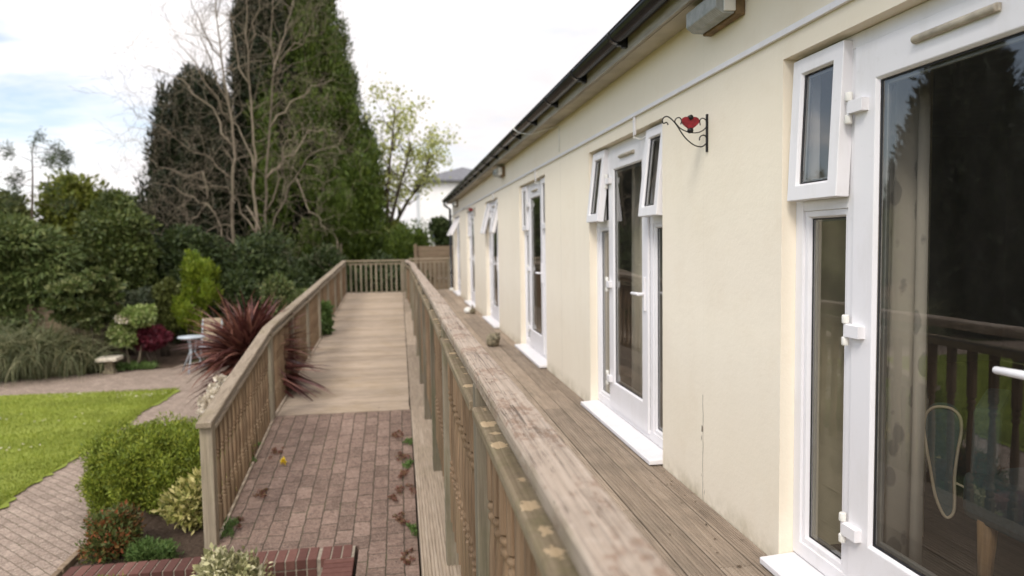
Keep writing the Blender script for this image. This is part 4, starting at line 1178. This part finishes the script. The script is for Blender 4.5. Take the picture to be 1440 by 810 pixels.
b = at(624, 320, 25.5); shrub('evergreen_shrub', 'dark evergreen shrub beside the black downpipe', 'shrub', (b.x, 25.5, G), (b.x, 25.5, 1.25), (.55, .6, 1.35), 'leaf_dark', 12000, .12, .06, 33)
b = at(557, 318, 29); shrub('yellow_shrub', 'yellow-green shrub glowing under the spring tree', 'shrub', (b.x, 29, G), (b.x, 29, 1.35), (.75, .7, 1.1), 'leaf_yellow', 9000, .14, .08, 34)

# branch growing for deciduous trees
def grow(r, mb, tips, p, d, ln, rad, lvl, maxl, up, wig, nchild, shrink=.62, spread=.8, seg=6, bend=0., nside=5):
    path = [Vector(p)]; rads = [rad]; d = Vector(d).normalized(); kids = []
    for k in range(seg):
        d = d+Vector(r.normal(size=3))*wig+Vector((0, 0, up+bend*(k/seg-.5)))
        d.normalize(); path.append(path[-1]+d*(ln/seg)); rads.append(max(.0028, rad*(1-.75*(k+1)/seg)))
        if k >= 1: kids.append((path[-1].copy(), d.copy(), rads[-1]))
    mb.tube(path, rads, nside if lvl < 2 else 4, cap=False)
    if lvl >= maxl: tips.append((path[-1], d)); tips.append((path[len(path)//2], d)); return
    for _ in range(nchild if lvl else nchild-(nchild > 2 and r.random() < .6)):
        q, dd, rr = kids[int(r.integers(len(kids)))] if r.random() > .3 else kids[-1]
        ax = Vector(r.normal(size=3)); ax = (ax-dd*ax.dot(dd)).normalized()
        nd = dd*(1-spread*.45)+ax*spread*(.6+.5*r.random())
        grow(r, mb, tips, q, nd, ln*shrink*(.7+.6*r.random()), rr*.72, lvl+1, maxl, up, wig, nchild, shrink, spread, max(4, seg-1), bend, nside)
r = np.random.default_rng(41)
YT = 21.5
b0 = at(352, 457, YT)
root = thing('bare_tree', 'leafless multi-stemmed tree with twisted pale branches in front of the dark conifers', 'tree', (b0.x, YT, G))
tk = MB(); br = MB(); tips = []
stems = [[(338,455),(330,390),(327,320),(326,250),(329,205),(322,150),(313,90),(303,20),(298,-60)],
         [(352,455),(360,390),(361,310),(357,240),(356,180),(351,120),(346,50),(349,-50)],
         [(356,455),(371,390),(373,320),(374,250),(380,170),(385,100),(381,50),(388,-40)]]
boughs = [[(330,400),(312,335),(292,285),(265,275),(238,262),(214,258)], [(292,287),(272,308),(258,325),(235,331),(213,328)],
          [(293,280),(285,242),(256,246),(228,236),(212,226)], [(326,252),(300,225),(265,210),(232,182),(203,166),(180,152)],
          [(328,205),(300,152),(265,122),(233,102),(202,96)], [(325,172),(292,122),(262,72),(238,48)], [(322,152),(302,102),(286,60),(268,20)],
          [(314,95),(292,52),(276,18),(262,-12)], [(372,332),(395,290),(415,250),(440,216),(466,206),(488,216)], [(415,250),(430,290),(450,308),(460,332)],
          [(374,252),(400,222),(430,192),(455,182),(478,194)], [(380,180),(410,142),(440,122),(472,112)], [(372,385),(396,366),(420,384)],
          [(384,110),(405,70),(430,50),(456,44)], [(360,330),(340,300),(318,262),(300,262),(282,268)], [(357,240),(340,190),(318,160),(296,160)],
          [(352,120),(334,80),(326,40),(318,5)], [(385,100),(396,60),(408,20),(414,-15)], [(372,300),(392,250),(398,210),(418,186),(440,168)],
          [(350,60),(362,20),(366,-10)], [(346,290),(366,330),(392,352),(396,372)], [(327,320),(306,318),(285,338),(262,345)]]
for si, st in enumerate(stems+boughs):
    path = []; main = si < 3
    lean = r.normal()*.9
    for k, (px, pyy) in enumerate(st):
        yo = YT+((si-1)*.4*min(1, k/3) if main else lean*k*.35)+.10*math.sin(k*1.7+si)
        path.append(at(px, pyy, yo))
    if main: path[0].z = G
    r0 = (.06, .056, .054)[si] if main else .024+.009*r.random()
    sub = []                                  # knobbly, wandering line
    for k in range(len(path)-1):
        for q in range(3):
            sub.append(path[k].lerp(path[k+1], q/3)+Vector(r.normal(size=3))*(.03 if main else .055)*(1 if q else .3))
    sub.append(path[-1])
    tk.tube(sub, [r0*(1-.80*k/(len(sub)-1)) for k in range(len(sub))], 8 if main else 6)
    m_ = len(sub)
    for k in range(4 if main else 3, m_):
        f = k/(m_-1)
        for _ in range((r.random() < .6)+(f > .6) if main else 1+(r.random() < .2)):
            p = sub[k-1].lerp(sub[k], r.random())
            tan_ = (sub[k]-sub[k-1]).normalized()
            rv = Vector(r.normal(size=3)); rv = (rv-tan_*rv.dot(tan_)).normalized()
            hi = (p.z-1.)/8
            d = tan_*.55+rv*.9+Vector((0, 0, .1+.5*hi))
            grow(r, br, tips, p, d, (.75+.55*r.random())*(1.25 if hi > .5 else 1), r0*.34*(1-.4*f), 0, 2, .02+.05*max(0, hi), .36 if hi < .5 else .22, 3, .70, .9, 6, -.3 if hi < .3 else 0.)
obj('trunk', tk, 'bare_bark', root); obj('branches', br, 'bare_bark', root)

# spring tree coming into leaf
r = np.random.default_rng(43); YT = 29.
b0 = at(550, 434, YT); root = thing('spring_tree', 'sparse tree with pale yellow-green new leaves in front of the white house', 'tree', (b0.x, YT, G))
tk = MB(); br = MB(); tips = []
for st in ([(548,436),(547,380),(545,330),(545,280),(548,230),(552,190),(556,150)], [(550,436),(552,370),(556,315),(572,285),(590,262),(600,240),(604,220)], [(549,436),(549,360),(550,310),(560,270),(570,235),(578,200)]):
    path = [at(x, y_, YT+.2*k*(1 if st[2][0] > 550 else -.6)) for k, (x, y_) in enumerate(st)]; path[0].z = G
    tk.tube(path, [.11*(1-.8*k/(len(path)-1)) for k in range(len(path))], 7)
    for k in range(3, len(path)):
        for _ in range(5):
            a = r.random()*2*math.pi
            grow(r, br, tips, path[k-1].lerp(path[k], r.random()), (math.cos(a), math.sin(a), .75), .88*(.6+.6*r.random()), .035, 0, 2, .09, .17, 3, .6, .8, 5)
obj('trunk', tk, 'bark', root); obj('branches', br, 'bark', root)
P = np.array([tuple(p) for p, d in tips]); idx = r.integers(len(P), size=3600)
Q = P[idx]+r.normal(size=(3600, 3))*.18
V, F = leaves_geo(Q, r.normal(size=(3600, 3)), unit(r.normal(size=(3600, 3))), .10+.09*r.random(3600), .07+.05*r.random(3600))
np_obj('foliage', V, F, 'leaf_spring', root)

# shrubs and trees along the back, left to right
def px_shrub(name, label, cat, x0, x1, ytop, ybot, Y, mat, n, L, Wd, seed, depth=None, **kw):
    a = at(x0, (ytop+ybot)/2, Y); c = at(x1, (ytop+ybot)/2, Y); tp = at((x0+x1)/2, ytop, Y); bt = at((x0+x1)/2, ybot, Y)
    cx_ = (a.x+c.x)/2; rx = (c.x-a.x)/2; rz = (tp.z-bt.z)/2
    return shrub(name, label, cat, (cx_, Y, G), (cx_, Y, bt.z+rz), (rx, depth or rx*.85, rz), mat, n, L, Wd, seed, **kw)
px_shrub('cedar_shrub', 'wide mid-green conifer shrub with layered drooping sprays at the left edge', 'shrub', -80, 128, 258, 520, 16.9, 'leaf_cedar', 90000, .14, .04, 51, nc=80, rr=.5, flat=.45, up=-.25, out=.9)
px_shrub('bay_tree', 'large rounded dark evergreen tree left of the dark broad conifer', 'tree', 92, 228, 244, 500, 18.6, 'leaf_bay', 80000, .10, .05, 52, nc=70, rr=.48, out=.5)
px_shrub('far_tree', 'yellow-green tree top showing behind the evergreens on the left', 'tree', 60, 150, 236, 400, 25., 'leaf_yellow', 20000, .16, .09, 53, nc=22, rr=.7, group='yellowish trees behind the evergreens')
px_shrub('far_tree', 'second yellowish tree top between the bay tree and the sapling', 'tree', 120, 205, 246, 400, 27., 'leaf_olive', 18000, .16, .09, 54, nc=20, rr=.7, group='yellowish trees behind the evergreens')
px_shrub('far_tree', 'dull green tree crown at the far left edge under the sky', 'tree', -60, 45, 262, 400, 24., 'leaf_olive', 18000, .16, .09, 55, nc=20, rr=.7, group='yellowish trees behind the evergreens')
# sapling leader
r = np.random.default_rng(56); YT = 17.6
b0 = at(42, 440, YT); root = thing('cedar_sapling', 'thin sapling with nodding tip standing above the hedge line at left', 'tree', (b0.x, YT, G))
path = [at(x, y_, YT) for x, y_ in ((42,470),(43,380),(45,300),(46,250),(45,215),(49,197),(56,189),(61,193))]; path[0].z = G
tk = MB(); tk.tube(path, [.04,.034,.026,.016,.011,.008,.006,.004], 6); tips = [(path[k_].lerp(path[k_+1], f_), None) for k_ in (4, 5, 6) for f_ in (.2, .5, .8)]
for px, pyy, dx, dz in ((46,262,-1,.1),(46,262,1,.15),(46,250,-1,-.1),(45,240,-.9,-.3),(46,235,.9,.0),(47,222,.8,-.1),(46,228,-.5,.3),(48,205,.7,-.2),(56,190,.6,-.7),(52,196,.8,-.2),(50,215,.6,.1),(46,270,-.8,0),(46,272,.9,0),(46,280,-1,0),(46,285,1,0)):
    grow(r, tk, tips, at(px, pyy, YT), (dx, r.normal()*.5, dz), .32+.25*r.random(), .008, 0, 1, -.06, .12, 4, .5, .6, 4)
obj('trunk', tk, 'bark', root)
P = np.array([tuple(p) for p, d in tips]); idx = r.integers(len(P), size=2600)
D_ = r.normal(size=(2600,3)); D_[:, 2] -= .5
V, F = leaves_geo(P[idx]+r.normal(size=(2600,3))*np.array([.05,.05,.07]), D_, unit(r.normal(size=(2600,3))), .06+.05*r.random(2600), np.full(2600, .018)); np_obj('foliage', V, F, 'leaf_dark', root)
px_shrub('pale_shrub', 'light green shrub with flat tiers of leaves above the long grass', 'shrub', 62, 184, 364, 480, 15.6, 'leaf_tier', 13000, .10, .06, 57, nc=40, rr=.24, flat=.28, up=-.05, out=.8, rnd=.6)
px_shrub('blue_green_shrub', 'dark blue-green shrub behind the purple maple', 'shrub', 140, 226, 378, 505, 17.2, 'leaf_blue', 17000, .10, .04, 58)
px_shrub('olive_shrub', 'olive green shrub between maple and golden conifer', 'shrub', 203, 256, 366, 500, 17.1, 'leaf_olive', 12000, .10, .045, 59)
px_shrub('dark_shrub', 'deep green shrub beneath the bare tree, left half', 'shrub', 200, 330, 310, 500, 19.4, 'leaf_dark', 42000, .12, .05, 60, nc=34, group='dark shrubs below the bare tree')
px_shrub('dark_shrub', 'dark spreading shrub beneath the bare tree, right half', 'shrub', 300, 435, 322, 500, 19.8, 'leaf_dark', 42000, .12, .05, 61, nc=34, group='dark shrubs below the bare tree')
px_shrub('dark_shrub', 'dark shrub directly left of the ramp end railing', 'shrub', 395, 500, 340, 470, 22.3, 'leaf_dark', 26000, .13, .05, 62, nc=22, group='dark shrubs below the bare tree')
px_shrub('dark_shrub', 'dark shrub showing between the pickets of the ramp end railing', 'shrub', 480, 600, 352, 470, 22.6, 'leaf_dark', 22000, .13, .05, 63, nc=22, group='dark shrubs below the bare tree')
# golden conifer: two lobes
a = at(275, 400, 16.9); r = np.random.default_rng(64); root = thing('golden_conifer', 'bright golden yellow-green conifer behind the garden table', 'conifer', (a.x, 16.9, G))
cl = []
for (px, pyy, sx, sy, k) in ((276, 388, 22, 24, 26), (272, 440, 24, 26, 30), (280, 415, 20, 20, 12)):
    for _ in range(k):
        q = at(px+r.normal()*sx*.45, pyy+r.normal()*sy*.45, 16.9+r.normal()*.22); cl.append((np.array(q), (.11, .11, .26)))
V, F = clump_leaves(r, cl, 16000, .09, .03, .9, .5, .5, .5); np_obj('foliage', V, F, 'leaf_gold', root)
obj('stem', stems_mb(r, (a.x, 16.9, G), [cl[k][0] for k in range(0, 40, 8)], .03), 'bark', root)
px_shrub('purple_maple', 'low purple-red maple with spreading tiers beside the small white-flowered tree', 'shrub', 185, 241, 447, 500, 15.9, 'leaf_purple', 9000, .085, .045, 65, nc=22, rr=.2, flat=.32, up=-.1, out=.8)
# small white flowered tree
a = at(183, 470, 15.7); r = np.random.default_rng(66); root = thing('flowering_tree', 'small green tree with a white blossom cluster on a forked stem', 'tree', (a.x, 15.7, G))
cl = [(np.array(at(px, pyy, 15.7+r.normal()*.15)), (.2, .2, .12)) for px, pyy in ((172,455),(182,445),(194,440),(168,468),(176,478),(200,448),(188,455),(165,475),(205,440))]
V, F = clump_leaves(r, cl, 4200, .09, .06, .0, .6, .4); np_obj('foliage', V, F, 'leaf_pale', root)
q = at(172, 449, 15.45); cl2 = [(np.array(q)+r.normal(size=3)*.06, (.06,.06,.05)) for _ in range(5)]
V, F = clump_leaves(r, cl2, 260, .05, .045, .3, .6, .4); np_obj('blossom', V, F, 'petal_white', root)
obj('trunk', stems_mb(r, (a.x+.05, 15.7, G), [at(175, 468, 15.7), at(196, 450, 15.7), at(184, 460, 15.7)], .03), 'bare_bark', root)
px_shrub('low_shrub', 'low mottled light green shrub between cordyline and ramp railing', 'shrub', 356, 455, 386, 480, 15.5, 'leaf_tier', 15000, .08, .035, 67, nc=24, rr=.25)
px_shrub('low_shrub', 'short leafy green shrub pressing against the far part of the left balustrade', 'shrub', 420, 470, 405, 470, 17.0, 'leaf_low', 7000, .08, .035, 68, nc=14, rr=.2)
px_shrub('dark_shrub', 'dark green shrub standing behind the purple cordyline', 'shrub', 300, 372, 372, 490, 17.4, 'leaf_dark', 15000, .10, .04, 69, nc=18, group='dark shrubs below the bare tree')
# plant poking through the left balustrade at the ramp
a = at(470, 430, 13.9); r = np.random.default_rng(70)
root = thing('climbing_plant', 'green sprig growing through the left balustrade onto the ramp', 'plant', (XL+.02, 13.9, G))
cl = [(np.array([XL+.06+r.normal()*.04, 13.9+r.normal()*.15, z]), (.10, .14, .12)) for z in np.linspace(-.3, .18, 8)]
V, F = clump_leaves(r, cl, 900, .08, .045, .2, .6, .3); np_obj('foliage', V, F, 'leaf_low', root)
obj('stem', stems_mb(r, (XL-.07, 13.9, G), [c[0] for c in cl[::2]], .008), 'bark', root)

# long grass clump: several tufts at the left
r = np.random.default_rng(71); GR = 'clumps of long arching grass by the low fence'
for k, (px, yy, h_, nn, lab) in enumerate(((8, 15.0, 1.55, 900, 'grey-green arching grass clump at the far left edge'), (62, 15.2, 1.6, 900, 'grey-green arching grass clump in the middle of the grasses'), (108, 15.4, 1.25, 600, 'shorter grass clump nearest the stone bird bath'), (-60, 14.9, 1.6, 700, 'arching grass clump mostly outside the left edge'))):
    b = at(px, 530, yy); root = thing('grass_clump', lab, 'grass', (b.x, yy, G), GR)
    V, F = straps(r, nn, (b.x, yy, G), h_, .017, (R_(58), R_(88)), 1.75, .2, 8); np_obj('blades', V, F, 'leaf_grass', root)
    V, F = straps(r, 60, (b.x, yy, G), h_*.5, .03, (R_(60), R_(88)), 1., .10, 5); np_obj('crown', V, F, 'leaf_olive', root)
# ground cover under the maple
r = np.random.default_rng(72); Vs = []; Fs = []; o_ = 0
for k in range(110):
    px = 122+95*r.random(); b = at(px, 520-(px-120)*.06+r.normal()*4, 15.45+.35*r.random())
    V, F = straps(r, 14, (b.x, b.y, G+.03), .20, .022, (R_(30), R_(80)), 1.4, .03, 4); Vs.append(V); Fs.append(F+o_); o_ += len(V)
tag(np_obj('ground_cover', np.concatenate(Vs), np.concatenate(Fs), 'leaf_low'), 'strappy green ground cover along the back bed edge', 'ground cover', kind='stuff')

# bird bath
b = at(155, 527, 15.2); t_ = thing('bird_bath', 'pale stone bird bath on a short pillar at the back of the garden', 'bird bath', (b.x, 15.2, G+.02))
mb = MB(); mb.box(b.x-.10, b.x+.10, 15.1, 15.3, G+.02, G+.09); mb.box(b.x-.075, b.x+.075, 15.125, 15.275, G+.09, G+.28); obj('pillar', mb, 'stone', t_, .008)
mb = MB(); mb.box(b.x-.2, b.x+.2, 15.0, 15.4, G+.2805, G+.36); obj('basin', mb, 'pale_stone', t_, .02)

# table and chair
b = at(271, 512, 15.0); z0 = G+.022
t_ = thing('garden_table', 'white metal bistro table on the patio left of the cordyline', 'table', (b.x, 15.0, z0))
mb = MB(); mb.lathe([(.05,.68),(.25,.685),(.262,.70),(.255,.715),(.05,.718)], (b.x, 15., z0), 28); obj('tabletop', mb, 'metal_white', t_)
for a in range(3):
    th = 2.1*a+.5; mb = MB(); mb.tube([(b.x+.1*math.cos(th), 15+.1*math.sin(th), z0+.685), (b.x+.05*math.cos(th), 15+.05*math.sin(th), z0+.4), (b.x+.28*math.cos(th), 15+.28*math.sin(th), z0)], .016, 8); obj('leg', mb, 'metal_white', t_)
b = at(300, 512, 15.6)
t_ = thing('garden_chair', 'folding metal garden chair with a beige cushioned back beside the table', 'chair', (b.x, 15.4, z0))
mb = MB(); mb.box(b.x-.2, b.x+.2, 15.2, 15.6, z0+.43, z0+.46); obj('seat', mb, 'metal_white', t_, .006)
mb = MB(); mb.hexa([(b.x-.22,15.60,z0+.5),(b.x+.22,15.60,z0+.5),(b.x+.22,15.66,z0+.5),(b.x-.22,15.66,z0+.5),(b.x-.22,15.70,z0+1.0),(b.x+.22,15.70,z0+1.0),(b.x+.22,15.76,z0+1.0),(b.x-.22,15.76,z0+1.0)]); obj('back_cushion', mb, 'beige_cloth', t_, .03)
for sx in (-.19, .19):
    mb = MB(); mb.tube([(b.x+sx, 15.22, z0), (b.x+sx, 15.5, z0+.45), (b.x+sx, 15.68, z0+.98)], .012, 7); obj('leg', mb, 'metal_white', t_)
    mb = MB(); mb.tube([(b.x+sx*.9, 15.68, z0), (b.x+sx*.9, 15.3, z0+.43)], .012, 7); obj('leg', mb, 'metal_white', t_)

# cordyline
r = np.random.default_rng(73); c = Vector((-1.99, 9.75, -.22))
root = thing('cordyline', 'spiky dark purple-red cordyline pushing through the left balustrade', 'plant', (c.x, c.y, G))
V, F = straps(r, 760, (c.x, c.y, c.z+.05), .90, .068, (R_(-5), R_(88)), .5, .06, 7)
V2, F2 = straps(r, 230, (c.x, c.y, c.z-.08), .84, .065, (R_(-40), R_(0)), .4, .05, 7)
V3, F3 = straps(r, 34, (c.x+.1, c.y-.1, c.z-.08), 1.12, .06, (R_(-22), R_(12)), .25, .04, 7, az=R_(-20)+r.normal(size=34)*.33)
V = np.concatenate([V, V2, V3]); F = np.concatenate([F, F2+(341*0+len(V)-len(V2)-len(V3)), F3+(len(V)-len(V3))])
np_obj('leaves', V, F, 'leaf_cordyline', root)
mb = MB(); mb.tube([(c.x, c.y, G), (c.x+.02, c.y, -.6), c], [.08, .07, .06], 10); obj('trunk', mb, 'bark', root)

# near bed
def box_bush(name, label, cx_, cy_, z0, rx, ry, h, mat, n, seed, L=.05, Wd=.022):
    r = np.random.default_rng(seed); root = thing(name, label, 'shrub', (cx_, cy_, z0)); cl = []
    for _ in range(150):     # superellipsoid fill of small twiggy clumps
        d = r.normal(size=3); d /= np.linalg.norm(d); e = (np.abs(d)**3.2).sum()**(-1/3.2); q = .75+.2*r.random()
        cl.append((np.array([cx_+d[0]*e*rx*q, cy_+d[1]*e*ry*q, z0+h*.5+d[2]*e*h*.5*q]), (.12, .12, .14)))
    for _ in range(30): cl.append((np.array([cx_+r.normal()*rx*.3, cy_+r.normal()*ry*.3, z0+h*(.2+.6*r.random())]), (.25, .25, .25)))
    V, F = clump_leaves(r, cl, n, L, Wd, .45, .6, .35, .8, .1); V = V.reshape(-1, 4, 3); V = V[V[:,:,2].min(1) > z0+.005].reshape(-1, 3)
    np_obj('foliage', V, np.arange(len(V)).reshape(-1, 4), mat, root)
    obj('stem', stems_mb(r, (cx_, cy_, z0), [c[0] for c in cl[:24]], .014), 'bare_bark', root)
box_bush('clipped_shrub', 'large clipped fresh-green bush beside the brick path', -2.26, 7.18, G+.05, .70, .50, .70, 'leaf_box', 150000, 81, .032, .012)
shrub('variegated_shrub', 'yellow-edged leafy shrub beside the near end post of the balustrade', 'shrub', (-1.80, 6.42, G+.08), (-1.80, 6.42, G+.30), (.30, .26, .30), 'leaf_var', 2900, .062, .027, 82, nc=16, rr=.12, up=.3, out=.7, stem_r=.01)
shrub('red_tipped_shrub', 'low straggling shrub with red young tips at the path edge', 'shrub', (-2.35, 6.05, G+.06), (-2.33, 6.05, G+.25), (.25, .3, .26), 'leaf_red', 5200, .042, .016, 83, nc=20, rr=.11, up=.3, out=.7, stem_r=.007)
shrub('low_plant', 'feathery low green plant in the soil behind the brick edging', 'plant', (-2.0, 5.82, G+.06), (-2.0, 5.85, G+.13), (.26, .16, .10), 'leaf_low', 3200, .035, .011, 84, nc=12, rr=.07, up=.5, stem_r=.004)
root = shrub('white_flowering_shrub', 'shrub crowded with creamy white flower heads behind the end post', 'shrub', (-1.86, 8.35, G+.08), (-1.86, 8.35, G+.52), (.32, .38, .5), 'leaf_bay', 3200, .08, .035, 85, nc=16, rr=.16)
r = np.random.default_rng(86); cl = [(np.array([-1.90+r.normal()*.16, 8.2+r.normal()*.17, G+.72+r.normal()*.16]), (.05,.05,.045)) for _ in range(34)]
V, F = clump_leaves(r, cl, 1700, .035, .03, .4, .7, .4); np_obj('flowers', V, F, 'petal_white', root)
shrub('cream_variegated_shrub', 'cream-edged bushy shrub in front of the brick edging wall', 'shrub', (-1.19, 4.80, G+.04), (-1.19, 4.82, G+.32), (.31, .24, .32), 'leaf_cream', 4200, .042, .024, 87, nc=26, rr=.10, up=.4, out=.7, stem_r=.008)
shrub('golden_shrub', 'small bright yellow shrub at the bottom edge in front of the bricks', 'shrub', (-1.96, 4.84, G+.04), (-1.96, 4.84, G+.20), (.2, .18, .20), 'leaf_gold', 2200, .045, .016, 88, nc=14, rr=.08, up=.6, stem_r=.006)
# weeds on the brick ramp
WG = 'weeds in the joints of the brick ramp'; r = np.random.default_rng(90)
for k, (px, pyy, kind, s) in enumerate(((385,637,'red',.10),(366,697,'red',.10),(337,735,'red',.07),(351,652,'green',.08),(327,738,'green',.09),(318,752,'green',.06),(558,612,'red',.09),(563,642,'red',.10),(566,668,'red',.08),(569,692,'red',.12),(561,731,'red',.08),(580,748,'green',.05),(573,655,'green',.05),(577,622,'green',.05),(553,702,'red',.05),(572,790,'red',.07),(361,628,'green',.05))):
    yy = 8.2
    for _ in range(20): yy += .6*((1.35-ramp_z(yy))/max(.05, -(at(px, pyy, 1.).z-1.35))-yy)
    p = at(px, pyy, yy); p.x = min(p.x, .05); z = ramp_z(p.y)
    q = thing('weed', ('rust-red creeping weed mat on the brick ramp' if kind == 'red' else 'small green weed tuft in a brick ramp joint'), 'weed', (p.x, p.y, z), WG)
    cl = [(np.array([p.x+r.normal()*s*.4, p.y+r.normal()*s*.9, z+.008+.01*r.random()]), (s*.25, s*.5, .008 if kind == 'red' else .018)) for _ in range(8)]
    V, F = clump_leaves(r, cl, 380 if kind == 'red' else 240, .014 if kind == 'red' else .024, .008 if kind == 'red' else .008, .5, .5, .2)
    V = V.reshape(-1,4,3); V = V[V[:,:,2].min(1) > z-.004].reshape(-1,3)
    np_obj('foliage', V, np.arange(len(V)).reshape(-1,4), 'leaf_sedum' if kind == 'red' else 'leaf_low', q)
# litter: bits of dead leaf and twig blown into corners
Q = []
for k in range(420):
    u_ = r.random()
    if u_ < .30: x = W-.02-abs(r.normal())*.10; y = 1.5+r.random()**1.5*14; z = .003
    elif u_ < .45: x = .38+r.random()*1.1; y = 1.+r.random()*12; z = .003
    elif u_ < .75: y = 5.8+r.random()**1.4*12; x = (XL+.06+abs(r.normal())*.08) if r.random() < .5 else (.07-abs(r.normal())*.10); z = ramp_z(y)+.006
    else: y = 5.8+r.random()*11; x = XL+.1+r.random()*1.45; z = ramp_z(y)+.006
    Q.append((x, y, z))
Q = np.array(Q); nq = len(Q); D = r.normal(size=(nq, 3)); D[:, 2] *= .15; Nn = np.tile([0., 0, 1.], (nq, 1))+r.normal(size=(nq, 3))*.2
V, F = leaves_geo(Q, D, unit(Nn), .012+.022*r.random(nq)**2, .006+.010*r.random(nq))
tag(np_obj('leaf_litter', V, F, 'litter'), 'small dead leaf fragments scattered on deck and ramp', 'leaf litter', kind='stuff')
# single yellow flower
p = Vector((-1.17, 7.1, ramp_z(7.1))); cl = [(np.array([p.x, p.y, p.z+.03]), (.014,.014,.01))]
r = np.random.default_rng(91); V, F = clump_leaves(r, cl, 60, .03, .012, .3, .8, .2)
tag(np_obj('dandelion', V, F, 'petal_yellow'), 'single yellow dandelion flower on the brick ramp', 'flower')

# trees seen only in the door glass: west side of the garden
conifer('tall conifer beyond the west side of the lawn reflected in the nearest door glass', (-11.7, 17., G), 7.3, lambda t_: 2.0*(1-max(0, t_-.35)/.65*.72)**.9, 'leaf_conifer_dark', 50000, 95, .22, .08, 320)
root = thing('west_hedge', 'long dark hedge along the west side of the lawn', 'hedge', (-13.6, 8., G)); r = np.random.default_rng(96)
cl = [(np.array([-13.6+r.normal()*.25, -2+20*r.random(), G+.3+1.9*r.random()]), (.5,.5,.5)) for _ in range(170)]
V, F = clump_leaves(r, cl, 36000, .15, .08, .2, .5, .4); np_obj('foliage', V, F, 'leaf_dark', root)
obj('stem', stems_mb(r, (-13.6, 8, G), [c[0] for c in cl[:30]], .03), 'bark', root)
